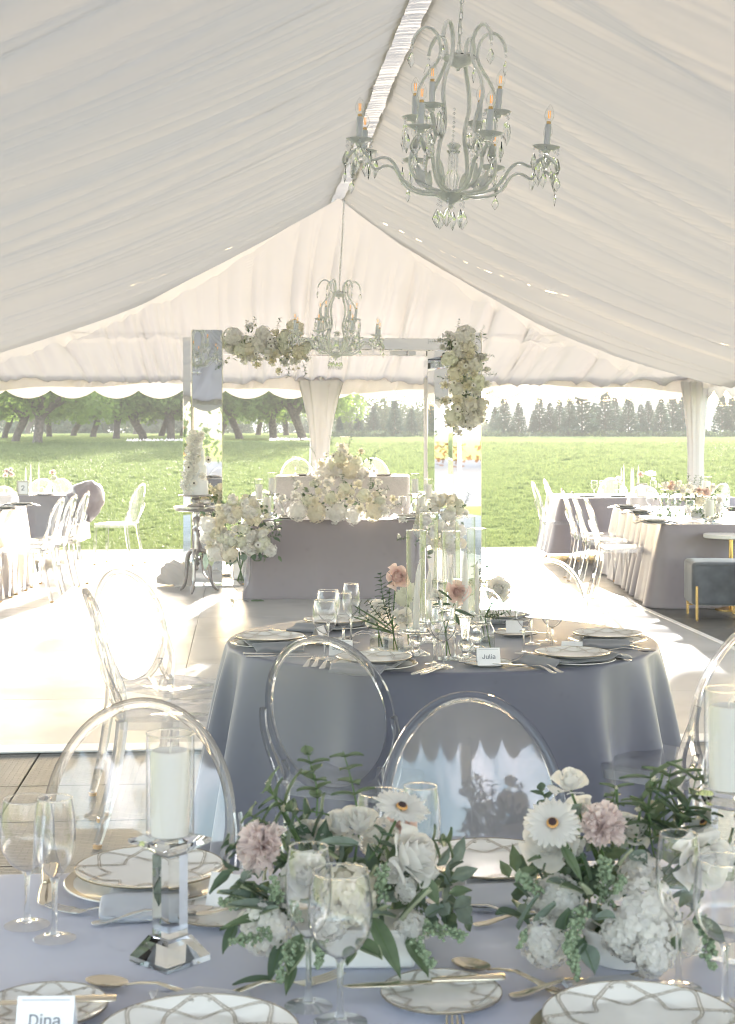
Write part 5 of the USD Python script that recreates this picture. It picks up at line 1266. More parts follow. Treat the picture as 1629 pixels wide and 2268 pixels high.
front_bouquet('low left bouquet with a pink carnation and a large white rose on the front table', c1, .15,
    bl(Z5, [('carn', 250, 650, 150, 2.15, (-.6, -.75, .35)), ('gerb', 1055, 425, 128, 2.22, (.25, -.35, 1)), ('lis', 815, 495, 92, 2.22, (.1, -.5, .9)), ('lis', 690, 510, 84, 2.23, (-.2, -.5, .9)), ('lis', 490, 550, 70, 2.24, (-.1, -.4, 1)), ('rose', 1150, 690, 126, 2.13, (.75, -.5, .45)), ('rose', 490, 810, 98, 2.12),
             ('hydc', 745, 930, 118, 2.10), ('hyd', 265, 1120, 104, 2.10, (-.4, -.9, .1)), ('hyd', 1115, 1130, 66, 2.12, (.5, -.8, .1)), ('pinkrose', 1050, 505, 66, 2.28), ('hyd', 610, 610, 80, 2.26), ('hyd', 930, 610, 78, 2.26), ('hyd', 400, 900, 60, 2.16, (-.6, -.7, .2)), ('lis', 1010, 800, 52, 2.12), ('rose', 1240, 800, 40, 2.15, (.9, -.4, 0)), ('hyd', 640, 1080, 70, 2.09), ('hyd', 1090, 900, 52, 2.14, (.6, -.7, .2)), ('bud', 370, 420, 30, 2.22, (-.1, -.2, 1)), ('bud', 278, 275, 18, 2.24, (0, -.2, 1))]),
    lf(Z5, [(390, 1010, 20, 870, 42, 2.14, 2.08, 'leaf_grey', True), (385, 1020, 60, 950, 46, 2.12, 2.05, 'leaf_grey', True), (380, 1030, 5, 1090, 36, 2.12, 2.05, 'leaf', False), (330, 1000, 150, 850, 40, 2.15, 2.10, 'leaf', True), (370, 1000, 250, 850, 44, 2.14, 2.09, 'leaf_grey', False), (1060, 1080, 1195, 880, 56, 2.10, 2.06, 'leaf', True), (1170, 830, 1275, 985, 40, 2.14, 2.12, 'leaf', False), (880, 1060, 1055, 1390, 46, 2.10, 2.02, 'leaf', False), (1090, 1190, 1215, 1385, 36, 2.10, 2.03, 'leaf', False), (800, 1200, 935, 1275, 40, 2.08, 2.03, 'leaf', True), (470, 1170, 395, 1370, 44, 2.07, 2.02, 'leaf', True), (360, 1200, 280, 1430, 34, 2.08, 2.02, 'leaf_dark', False), (300, 1420, 80, 1425, 26, 2.05, 2.00, 'leaf_dark', False), (90, 1100, 10, 1260, 28, 2.10, 2.05, 'leaf_dark', False), (1190, 1100, 1290, 1130, 34, 2.12, 2.08, 'leaf_dark', False), (800, 640, 570, 610, 40, 2.15, 2.12, 'leaf_grey', False), (680, 720, 590, 640, 36, 2.13, 2.10, 'leaf', True), (850, 900, 890, 750, 34, 2.12, 2.10, 'leaf', True), (900, 1070, 960, 960, 30, 2.10, 2.05, 'leaf_grey', True), (760, 1240, 740, 1320, 30, 2.06, 2.02, 'leaf', True), (560, 1200, 590, 1290, 30, 2.06, 2.02, 'leaf_grey', True), (1020, 1060, 900, 1010, 30, 2.09, 2.04, 'leaf_grey', True), (230, 1040, 330, 990, 26, 2.08, 2.06, 'leaf_grey', True), (430, 1330, 380, 1500, 26, 2.05, 2.0, 'leaf', False), (1200, 1060, 1300, 990, 40, 2.14, 2.14, 'leaf_grey', False), (130, 640, 30, 670, 24, 2.18, 2.16, 'leaf_dark', False)]),
    sd(Z5, [(930, 1000, 950, 760, 70, 2.10), (1180, 1120, 1440, 1190, 60, 2.08), (300, 1150, 60, 1210, 55, 2.06), (440, 1200, 330, 1440, 55, 2.04), (600, 1200, 570, 1350, 45, 2.04), (1110, 1180, 1240, 1340, 45, 2.06), (450, 1080, 420, 960, 40, 2.07), (330, 960, 300, 830, 40, 2.10), (90, 1000, 0, 960, 24, 2.08)]),
    sp(Z5, [(560, 470, 515, 90, 9, .030, .014, 2.22, 'leaf'), (800, 450, 735, 90, 6, .034, .014, 2.24, 'leaf'), (470, 520, 260, 300, 7, .05, .012, 2.22, 'leaf'), (380, 600, 160, 440, 5, .055, .014, 2.20, 'leaf'), (680, 480, 430, 420, 5, .04, .018, 2.24, 'leaf_dark'), (860, 730, 960, 560, 5, .022, .016, 2.14, 'leaf_dark'), (1180, 620, 1330, 600, 4, .03, .014, 2.18, 'leaf'), (160, 700, 40, 620, 4, .025, .013, 2.16, 'leaf_dark')]),
    box(.17, .10, .052, (c1[0] + .012, 2.155, TZ), .004))
c2 = np.array([.368, 2.22])
front_bouquet('low right bouquet with a gerbera facing the camera and a large hydrangea', c2, .15,
    bl(Z6, [('gerb', 505, 545, 128, 2.13, (-.1, -.75, .75)), ('lis', 615, 270, 78, 2.22, (0, -.45, 1)), ('rose', 470, 670, 112, 2.16, (-.3, -.8, .2)), ('lis', 690, 460, 70, 2.24), ('carn', 810, 570, 142, 2.15, (.1, -.6, .7)), ('rose', 1010, 570, 78, 2.23, (.2, -.6, .7)), ('gerb', 1440, 545, 92, 2.20, (-.55, -.15, .8)), ('rose', 1460, 790, 126, 2.12, (.2, -.8, -.1)), ('rose', 1560, 760, 80, 2.16, (.6, -.6, .1)), ('hyd', 1040, 860, 80, 2.16), ('hyd', 545, 1030, 98, 2.12, (-.3, -.9, .1)), ('hyd', 1060, 1130, 150, 2.08, (.1, -1, .1)), ('hyd', 960, 1230, 92, 2.07), ('hyd', 470, 1265, 96, 2.08, (-.3, -.9, 0)), ('hyd', 1120, 1360, 80, 2.04, (.1, -1, -.1)), ('hyd', 1330, 1250, 64, 2.10), ('hyd', 440, 990, 66, 2.14, (-.6, -.7, .2)), ('lis', 640, 700, 54, 2.17), ('bud', 1125, 260, 26, 2.24, (-.1, -.2, 1)), ('bud', 1190, 200, 18, 2.26, (0, -.2, 1)), ('bud', 1120, 420, 28, 2.24, (0, -.3, 1)), ('bud', 900, 320, 14, 2.26, (0, -.2, 1)), ('bud', 1030, 455, 22, 2.22, (-.9, -.2, .2)), ('anem', 1480, 620, 40, 2.14)]),
    lf(Z6, [(430, 1170, 510, 1010, 52, 2.09, 2.05, 'leaf_grey', False), (300, 1200, 390, 960, 34, 2.10, 2.06, 'leaf_grey', False), (310, 1120, 165, 1075, 46, 2.12, 2.08, 'leaf_dark', False), (570, 1230, 600, 1050, 42, 2.07, 2.04, 'leaf_dark', False), (700, 1300, 770, 1455, 50, 2.05, 2.0, 'leaf_grey', False), (775, 1130, 890, 1110, 44, 2.04, 2.02, 'leaf_grey', False), (990, 740, 1090, 780, 50, 2.16, 2.14, 'leaf_grey', False), (560, 680, 690, 880, 26, 2.12, 2.06, 'leaf', False), (640, 950, 490, 870, 40, 2.12, 2.08, 'leaf_grey', True), (690, 970, 570, 900, 36, 2.10, 2.06, 'leaf', True), (730, 900, 700, 720, 40, 2.12, 2.10, 'leaf_dark', False), (720, 980, 690, 900, 34, 2.08, 2.06, 'leaf', True), (1380, 1130, 1570, 1280, 52, 2.08, 2.02, 'leaf_dark', False), (1060, 960, 1100, 890, 30, 2.10, 2.06, 'leaf', False), (400, 820, 290, 870, 30, 2.14, 2.10, 'leaf', False), (360, 780, 430, 740, 30, 2.16, 2.14, 'leaf', False), (920, 800, 980, 690, 32, 2.14, 2.12, 'leaf_grey', True), (350, 1000, 280, 900, 44, 2.12, 2.10, 'leaf_dark', False), (1240, 1340, 1260, 1230, 30, 2.06, 2.04, 'leaf', False), (840, 720, 800, 650, 34, 2.16, 2.14, 'leaf', False), (690, 1260, 640, 1370, 34, 2.06, 2.02, 'leaf_dark', False)]),
    sd(Z6, [(840, 1050, 830, 740, 110, 2.10), (690, 1060, 590, 1330, 110, 2.05), (620, 1330, 660, 1510, 60, 2.02), (430, 960, 280, 850, 60, 2.10), (1420, 1120, 1500, 1360, 60, 2.06), (340, 1200, 300, 1310, 30, 2.06), (1440, 1340, 1500, 1430, 26, 2.02), (930, 880, 900, 960, 40, 2.08)]),
    sp(Z6, [(1140, 780, 1110, 230, 8, .06, .013, 2.22, 'leaf'), (1190, 760, 1200, 200, 7, .055, .016, 2.24, 'leaf'), (1230, 640, 1420, 250, 7, .06, .016, 2.22, 'leaf'), (1180, 560, 1480, 270, 5, .04, .012, 2.24, 'leaf'), (1150, 640, 1060, 370, 5, .05, .012, 2.22, 'leaf'), (870, 480, 900, 310, 4, .025, .012, 2.26, 'leaf'), (470, 440, 440, 330, 5, .022, .010, 2.22, 'leaf_dark'), (1210, 700, 1330, 430, 6, .055, .014, 2.20, 'leaf_dark'), (1260, 740, 1300, 500, 5, .05, .016, 2.21, 'leaf')]),
    MB(lathe([(0, 0), (.050, 0), (.055, .01), (.062, .045), (.058, .045), (.052, .012), (0, .010)], 32), box(.09, .09, .012, (0, 0, -.012), .002)) if False else moved(lathe([(0, 0), (.045, 0), (.050, .010), (.062, .050), (.058, .050), (.048, .012), (0, .010)], 32), (c2[0] - .01, 2.145, TZ)))
# --- small vases of the middle table
def vase(kind, label, loc, H, R, group='small glass vases of the centrepiece'):
    t = Thing('bud_vase', label, 'vase', loc, group=group)
    n = {'hex': 6, 'round': 28, 'bottle': 28}[kind]
    prof = {'hex': [(R, .001), (R, H * .68), (R * .55, H * .78), (R * .55, H * .90), (R * .66, H * .92), (R * .66, H)], 'round': [(R * .96, .001), (R, .004), (R, H * .86), (R * .9, H * .9), (R * .92, H)], 'bottle': [(R, .001), (R, H * .55), (R * .9, H * .66), (R * .55, H * .82), (R * .52, H * .93), (R * .62, H * .95), (R * .62, H)]}[kind]
    v, f = lathe(prof, n); t.part('glass_wall', (v, f), 'thin_glass', 30 if n == 6 else True)
    t.part('glass_foot', lathe([(0, .0005), (R * .99, .0005), (R * .99, .006), (0, .0065)], n), 'glass', 30)
    w = prof[1][1] * .85; t.part('water', lathe([(R * .94, .008), (R * .94, w), (0.001, w)], n), 'water', 30)
    t.part('lip', tube(np.stack([prof[-1][0] * np.cos(np.linspace(0, 2 * PI, 33)), prof[-1][0] * np.sin(np.linspace(0, 2 * PI, 33)), H + 0 * np.linspace(0, 1, 33)], -1), .0016, 5, False), 'glass', True)
    return t
def stemflower(name, label, vx, vy, vase_h, blooms, sprays=(), leaves=(), hi=True):
    """flowers standing in one small vase: blooms (kind, px, py, width px, direction)"""
    b = at(vx, vy, TZ); t = Bouquet('cut_flowers', label, 'flowers', (b[0], b[1], TZ + .008)); t.hi = hi; Y = b[1]
    nk = np.array([b[0], Y, TZ + vase_h])
    for i, (k, x, y, w, d) in enumerate(blooms):
        p = atY(x, y, Y - .01 * i); rad = w * Y / FPX / 2; d = np.array(d, float); t.bloom(k, p, rad, d); dn = d / np.linalg.norm(d)
        t.stem(nk + [.004 * i - .006, .004, 0], p - dn * rad * .6, .0022); t.stem(np.array([b[0] + .012 - .012 * i, Y, TZ + .012]), nk + [.004 * i - .006, .004, 0], .0022)
    for (x, y, n, lf_, w, m) in sprays:
        q = atY(x, y, Y); t.spray(nk, q - nk, np.linalg.norm(q - nk), n, lf_, w, m, .06)
    for (x0, y0, x1, y1, w, m) in leaves: t.leaf(atY(x0, y0, Y - .01), atY(x1, y1, Y - .03), w * Y / FPX, mat=m, bend=.05)
    return t
for kind, lab, x, y, H, R in [('hex', 'six sided small jar, left one of the pair in the centrepiece', 840, 1441, .078, .032), ('hex', 'six sided small jar, right one of the pair in the centrepiece', 873, 1449, .085, .033), ('bottle', 'small milk bottle vase holding the white rose', 1079, 1444, .115, .027), ('round', 'straight jar behind the front wine glass, holding the pink rose', 990, 1461, .088, .030), ('round', 'dark looking straight vase at the back of the centrepiece', 1066, 1420, .12, .032), ('round', 'low wide jar behind the left taper candle', 905, 1436, .06, .038)]:
    b = at(x, y, TZ); vase(kind, lab, (b[0], b[1], TZ), H, R)
stemflower('a', 'pink rose and dark leafy branch in the right six sided jar', 873, 1449, .085, [('pinkrose', 884, 1276, 56, (.35, -.8, .35)), ('lis', 892, 1368, 42, (.2, -.8, .3))], [(835, 1272, 13, .024, .012, 'leaf_dark'), (812, 1330, 8, .024, .012, 'leaf_dark'), (858, 1290, 11, .024, .012, 'leaf_dark')], [(868, 1398, 786, 1338, 9, 'leaf'), (870, 1402, 782, 1362, 8, 'leaf'), (872, 1405, 818, 1388, 12, 'leaf')])
stemflower('b', 'white ruffled flowers and narrow leaves in the left six sided jar', 840, 1441, .078, [('lis', 840, 1346, 44, (-.1, -.8, .5)), ('lis', 826, 1374, 30, (-.4, -.8, .2))], [(790, 1350, 6, .04, .010, 'leaf_dark')], [(845, 1400, 890, 1356, 9, 'leaf')])
stemflower('c', 'two round pale green dahlias behind the left taper candle', 905, 1436, .06, [('dahl', 894, 1322, 44, (-.2, -1, .2)), ('dahl', 908, 1304, 40, (.2, -.8, .5))])
stemflower('d', 'open pink rose with dark leaves in front of the candles', 990, 1461, .088, [('pinkrose', 1017, 1310, 54, (.05, -1, .25)), ('lis', 966, 1316, 30, (-.4, -.7, .4))], [(975, 1320, 4, .03, .02, 'leaf_dark')], [(1000, 1330, 972, 1306, 15, 'leaf_dark'), (1008, 1352, 1052, 1366, 14, 'leaf_dark'), (1005, 1358, 1018, 1385, 12, 'leaf_dark'), (998, 1340, 960, 1338, 13, 'leaf_dark')])
stemflower('e', 'white rose with small leaves in the milk bottle', 1079, 1444, .115, [('rose', 1108, 1303, 54, (.3, -.8, .35))], [(1140, 1350, 7, .022, .010, 'leaf'), (1095, 1330, 5, .02, .012, 'leaf_dark'), (1105, 1360, 5, .022, .010, 'leaf')], [(1076, 1368, 1092, 1360, 10, 'leaf_dark')])
stemflower('f', 'leafy green stems rising behind the right glass cylinder', 1066, 1420, .12, [('lis', 1052, 1290, 30, (0, -.6, .8))], [(1090, 1225, 7, .034, .014, 'leaf'), (1100, 1262, 6, .034, .014, 'leaf'), (1060, 1260, 7, .03, .016, 'leaf_grey'), (1045, 1250, 5, .034, .014, 'leaf')])

# --- large bouquets and garlands under the arch
ROSY = [('rose', 4), ('cream', 3), ('hyd', 3), ('hydg', 2), ('anem', 1), ('lis', 2), ('hydc', 2)]
def pick(): 
    tot = sum(w for _, w in ROSY); k = FR.integers(tot)
    for n_, w in ROSY:
        if k < w: return n_
        k -= w
def mass(t, Y, rows, fill=None, depth=.08):
    for row in rows:
        k, x, y, w = row[:4]; dz = row[4] if len(row) > 4 else 0; YY = Y - .03 + dz
        t.bloom(k, atY(x, y, YY), w * YY / FPX / 2, None if len(row) < 6 else row[5])
    if fill: fill()
def ellip(cx, cy, rx, ry, Y, rz_): 
    c = atY(cx, cy, Y); return c, rx * Y / FPX, ry * Y / FPX
def scatter(t, cx, cy, rx, ry, Y, depth, n, w0, w1, kinds, box_=False):
    """more blooms over a rounded mound, each turned outward"""
    for i in range(n):
        if box_: a, b = FR.uniform(-1, 1, 2); nz = FR.uniform(.3, 1)
        else:
            q = FR.random() ** .5; th_ = FR.uniform(0, 2 * PI); a, b = q * math.cos(th_), q * math.sin(th_); nz = math.sqrt(max(.05, 1 - q * q))
        p = atY(cx + a * rx, cy - b * ry, Y) - np.array([0, depth * nz - depth * .4, 0]); w = FR.uniform(w0, w1)
        k = kinds[FR.integers(len(kinds))]; t.bloom(k, p, w * Y / FPX / 2, (a * .8, -nz - .15, b * .8 + .15))
Zm = lambda x, y: (553.9 + .3 * x, 977.5 + .3 * y)
t = Bouquet('table_bouquet', 'wide white bouquet along the front of the grey table', 'bouquet', (-.25, 13.5, .705)); Y = 13.46
mass(t, Y, [('hyd', *Zm(350, 515), 40), ('hydc', *Zm(490, 528), 40), ('hyd', *Zm(640, 528), 41), ('hyd', *Zm(760, 545), 38), ('hydc', *Zm(915, 525), 40), ('hyd', *Zm(985, 510), 28), ('cream', *Zm(478, 437), 21, -.06), ('cream', *Zm(665, 400), 20, -.06), ('cream', *Zm(742, 443), 19, -.06), ('cream', *Zm(815, 500), 22, -.09), ('cream', *Zm(885, 430), 19, -.05), ('rose', *Zm(335, 400), 20), ('rose', *Zm(550, 370), 19), ('rose', *Zm(575, 308), 26, .02), ('cream', *Zm(800, 316), 22, .02), ('rose', *Zm(350, 313), 19, .02), ('rose', *Zm(950, 303), 17, .02), ('rose', *Zm(237, 420), 19), ('cream', *Zm(1060, 424), 18), ('rose', *Zm(500, 290), 18, .04), ('anem', *Zm(575, 505), 13, -.06), ('lis', *Zm(665, 465), 18, -.04), ('lis', *Zm(985, 375), 18), ('lis', *Zm(1045, 490), 12), ('bud', *Zm(555, 435), 9, -.05), ('bud', *Zm(520, 402), 8, -.05), ('bud', *Zm(440, 490), 9, -.05), ('bud', *Zm(600, 450), 8, -.05), ('hydg', *Zm(600, 420), 26, .03), ('hydg', *Zm(430, 440), 26, .03), ('hydg', *Zm(840, 400), 28, .03), ('hydg', *Zm(700, 350), 24, .04), ('hydg', *Zm(960, 440), 22, .03)])
scatter(t, 755, 1092, 100, 26, 13.5, .10, 22, 9, 15, ['lis', 'bud', 'hydg', 'rose', 'hydc'])
cent = [(*(atY(x, y, 13.5) + [0, .04, 0]), .06) for x in range(665, 850, 22) for y in (1085, 1105, 1122)]
t.foliage(cent, 108, .05, .024, 'leaf'); t.foliage(cent, 36, .05, .024, 'leaf_dark')
for (x, y, dx, dz) in [(630, 1105, -1, .2), (655, 1065, -.5, .8), (820, 1070, .2, 1), (850, 1085, .8, .6), (762, 1062, 0, 1), (700, 1070, -.2, 1), (880, 1120, 1, .2)]: t.spray(atY(x + (-dx) * 20, y + dz * 20, 13.5), (dx, -.2, dz), .13, 6, .03, .013, 'leaf')
t = Bouquet('table_bouquet', 'upright white bouquet in the middle of the sequined table', 'bouquet', (-.25, 15.6, 1.03)); Y = 15.7
mass(t, Y, [('hyd', *Zm(540, 220), 34), ('hydc', *Zm(740, 225), 40), ('hyd', *Zm(650, 225), 32), ('hyd', *Zm(830, 235), 26), ('cream', *Zm(525, 160), 20, -.06), ('cream', *Zm(660, 178), 19, -.06), ('rose', *Zm(735, 122), 17, -.05), ('rose', *Zm(868, 235), 18, -.05), ('rose', *Zm(600, 262), 22, -.08), ('rose', *Zm(815, 262), 20, -.08), ('cream', *Zm(820, 72), 15), ('rose', *Zm(445, 247), 14), ('rose', *Zm(915, 217), 15), ('anem', *Zm(563, 95), 12), ('anem', *Zm(617, 107), 12), ('lis', *Zm(660, 92), 22), ('lis', *Zm(590, 140), 18), ('lis', *Zm(700, 75), 18), ('hydg', *Zm(660, 130), 30, .03), ('hydg', *Zm(780, 160), 28, .03), ('lis', *Zm(675, 38), 22, .03), ('hydg', *Zm(600, 190), 24, .02), ('bud', *Zm(905, 180), 10), ('bud', *Zm(480, 150), 8)])
cent = [(*(atY(x, y, 15.75) + [0, .04, 0]), .07) for x in range(715, 825, 20) for y in (1012, 1030, 1048)]
t.foliage(cent, 76, .05, .024, 'leaf'); t.foliage(cent, 27, .05, .024, 'leaf_dark')
for (x, y, dx, dz) in [(700, 1000, -.5, 1), (735, 985, -.1, 1), (770, 985, .2, 1), (820, 1005, .7, .8), (700, 1030, -1, .2)]: t.spray(atY(x, y + 12, 15.7), (dx, -.2, dz), .16, 7, .03, .014, 'leaf_grey')
p = atY(764, 990, 16.0); hurricane('hurricane_cylinder', 'glass cylinder with candle rising behind the sequined table bouquet', (p[0], p[1], 1.029), .05, .40, 0, 0); pillar('pillar candle behind the sequined table bouquet', (p[0], p[1], 1.036), .04, .32)
Z8 = lambda x, y: (358.4 + .18 * x, 1010 + .18 * y)
def bigvase(label, loc, R, H, hw=None):
    t = Thing('footed_vase', label, 'vase', loc)
    t.part('foot', lathe([(R * .78, .001), (R * .80, .006), (R * .30, .02), (R * .17, .035), (R * .26, .06), (R * .16, .085)], 32), 'thin_glass', True)
    t.part('body', lathe([(R * .16, .085), (R * .55, .11), (R * .90, .17), (R, .24), (R, H * .8), (R * 1.05, H)], 36), 'thin_glass', True)
    t.part('lip', tube(np.stack([R * 1.05 * np.cos(np.linspace(0, 2 * PI, 41)), R * 1.05 * np.sin(np.linspace(0, 2 * PI, 41)), H + np.zeros(41)], -1), .003, 5, False), 'glass', True); return t
vb = at(533, 1336, 0); bigvase('tall footed clear glass vase on the floor, left of the grey table', (vb[0], vb[1], FZ), .088, .46)
t = Bouquet('floor_bouquet', 'big round bouquet of white roses in the tall vase left of the grey table', 'bouquet', (vb[0], vb[1], FZ + .40)); Y = vb[1]
mass(t, Y - .20, [('cream' if (i % 3 == 0) else 'rose', *Z8(x, y), w / 5.6) for i, (x, y, w) in enumerate([(725, 815, 135), (905, 900, 120), (860, 990, 135), (690, 935, 105), (1080, 980, 135), (1235, 965, 145), (590, 1105, 130), (790, 1130, 150), (1080, 1140, 140), (1180, 790, 150), (1040, 560, 120), (880, 510, 120), (700, 640, 110), (820, 670, 120), (1130, 700, 110), (1290, 740, 90), (920, 790, 60), (1020, 830, 70)])] +
     [('hyd', *Z8(560, 840), 34, .04), ('hyd', *Z8(650, 1200), 32, .02), ('hydc', *Z8(840, 1210), 34, .02), ('hyd', *Z8(1330, 1160), 28, .04), ('hydc', *Z8(930, 700), 30, .05), ('hyd', *Z8(1060, 690), 28, .06), ('hydg', *Z8(780, 1010), 24, .03), ('hydg', *Z8(980, 1060), 24, .04), ('hydg', *Z8(1260, 1080), 28, .03), ('hydg', *Z8(1010, 900), 26, .04), ('hyd', *Z8(530, 1010), 22, .05), ('hydc', *Z8(740, 740), 26, .06), ('anem', *Z8(1185, 1095), 16, -.06), ('anem', *Z8(1000, 590), 10)])
scatter(t, 527, 1172, 70, 72, Y - .03, .30, 44, 16, 27, ['rose', 'cream', 'hyd', 'hydc', 'hyd', 'hydg'])
cent = [(*(atY(*Z8(x, y), Y - .02)), .10) for x in range(600, 1350, 120) for y in range(640, 1250, 110)]
t.foliage(cent, 103, .06, .03, 'leaf'); t.foliage(cent, 31, .06, .03, 'leaf_dark')
for (x, y, x1, y1, w, m) in [(880, 1240, 840, 1360, 17, 'leaf_grey'), (990, 1210, 1020, 1300, 18, 'leaf_grey'), (900, 1230, 900, 1310, 14, 'leaf_grey'), (560, 1200, 530, 1410, 15, 'leaf_grey'), (590, 1180, 610, 1250, 12, 'leaf_edge'), (600, 1240, 615, 1360, 14, 'leaf_edge'), (1120, 1200, 1140, 1290, 13, 'leaf_dark'), (1380, 1010, 1460, 1050, 12, 'leaf_dark'), (1200, 1190, 1225, 1290, 8, 'leaf_dark'), (900, 1100, 940, 1030, 8, 'leaf_grey')]: t.leaf(atY(*Z8(x, y), Y - .2), atY(*Z8(x1, y1), Y - .22), w * Y / FPX, mat=m)
t.spray(atY(*Z8(560, 1180), Y - .15), (-1, -.2, -.45), .22, 8, .05, .018, 'leaf_dark'); t.spray(atY(*Z8(1280, 1000), Y - .15), (1, -.2, .25), .14, 5, .04, .02, 'leaf_dark'); t.spray(atY(*Z8(1290, 900), Y - .15), (1, -.2, .5), .14, 3, .03, .014, 'leaf')
for (x, y) in ((1430, 830), (1445, 905), (1325, 920)): t.bloom('bud', atY(*Z8(x, y), Y - .15), .022, (.6, -.5, .5))
for k in range(7): a = k * .9; t.stem((vb[0] + .05 * math.cos(a), Y + .05 * math.sin(a), .44), (vb[0] - .03 * math.cos(a), Y - .03 * math.sin(a), .19), .004)
vr = np.array([(985 - CX) / FPX * 13.2, 13.2]); bigvase('tall footed clear vase hidden behind the centrepiece candles', (vr[0], vr[1], FZ), .088, .46)
t = Bouquet('floor_bouquet', 'round white bouquet right of the grey table, behind the glass cylinders', 'bouquet', (vr[0], vr[1], FZ + .40))
scatter(t, 982, 1165, 58, 62, 13.15, .30, 46, 17, 28, ['rose', 'cream', 'hyd', 'hyd', 'hydc', 'hydg'])
mass(t, 13.0, [('rose', 960, 1104, 26), ('cream', 1000, 1112, 22), ('rose', 940, 1130, 24), ('rose', 1032, 1138, 18), ('rose', 892, 1150, 18), ('bud', 884, 1188, 14), ('anem', 985, 1180, 14)])
cent = [(*atY(x, y, 13.15), .10) for x in range(940, 1030, 18) for y in range(1120, 1220, 18)]
t.foliage(cent, 67, .06, .03, 'leaf'); t.spray(atY(915, 1192, 13.1), (-1, -.2, -.1), .14, 6, .035, .016, 'leaf'); t.spray(atY(1025, 1125, 13.1), (.6, -.2, 1), .14, 6, .03, .014, 'leaf'); t.spray(atY(915, 1155, 13.1), (-1, -.1, .2), .10, 2, .02, .01, 'leaf')
# arch garlands
Z6b = lambda x, y: (365 + .216 * x, 717 + .216 * y)
t = Bouquet('arch_garland', 'garland of white flowers along the left half of the top beam', 'garland', tuple(A(.75, -.02, AH - .12))); Y = 14.55
mass(t, Y, [('hyd', *Z6b(700, 130), 38), ('hydg', *Z6b(780, 270), 30), ('hyd', *Z6b(1010, 110), 34), ('hydc', *Z6b(1340, 50), 36), ('hydg', *Z6b(1240, 150), 36), ('hydg', *Z6b(1240, 240), 28), ('hyd', *Z6b(960, 220), 34), ('hydc', *Z6b(870, 260), 30), ('hyd', *Z6b(1080, 280), 30), ('hydc', *Z6b(1380, 290), 32), ('cream', *Z6b(1140, 90), 22, -.05), ('rose', *Z6b(870, 350), 24, -.05), ('cream', *Z6b(1130, 310), 24, -.06), ('cream', *Z6b(1100, 380), 22, -.04), ('cream', *Z6b(950, 420), 18), ('cream', *Z6b(1170, 480), 17), ('rose', *Z6b(1230, 400), 20), ('rose', *Z6b(1330, 380), 22, -.03), ('rose', *Z6b(700, 280), 18), ('rose', *Z6b(810, 370), 18), ('bud', *Z6b(1320, 465), 9), ('bud', *Z6b(1370, 455), 9), ('bud', *Z6b(660, 350), 9), ('bud', *Z6b(630, 395), 10), ('anem', *Z6b(878, 155), 16, -.08), ('anem', *Z6b(1082, 160), 15, -.08), ('anem', *Z6b(1092, 230), 15, -.08), ('anem', *Z6b(935, 308), 14, -.08), ('anem', *Z6b(1042, 350), 14, -.08), ('anem', *Z6b(1130, 180), 12, -.07), ('lis', *Z6b(870, 20), 16), ('bud', *Z6b(930, 15), 10), ('lis', *Z6b(1460, 360), 18), ('rose', *Z6b(1470, 190), 20), ('hydg', *Z6b(1440, 250), 26)])
scatter(t, 592, 770, 88, 28, 14.58, .10, 26, 10, 20, ['rose', 'hydg', 'lis', 'hyd', 'bud'], True)
cent = [(*(atY(x, y, 14.6) + [0, .02, 0]), .06) for x in range(510, 685, 18) for y in (748, 768, 788)]
t.foliage(cent, 85, .055, .026, 'leaf'); t.foliage(cent, 36, .055, .026, 'leaf_dark')
for (x, y, dx, dz) in [(545, 740, 0, 1), (560, 735, .2, 1), (670, 800, .4, -1), (505, 790, -.6, -.8), (615, 735, .1, 1), (640, 805, 0, -1)]: t.spray(atY(x, y, 14.5), (dx, -.3, dz), .14, 6, .03, .014, 'leaf')
Z7 = lambda x, y: ((1250 + .3376 * x) / 1.5346, (1050 + .3376 * y) / 1.5346)
t = Bouquet('arch_garland', 'hanging garland of white flowers on the front right mirror column', 'garland', tuple(A(span + .1, -.03, 1.9))); Y = 14.90
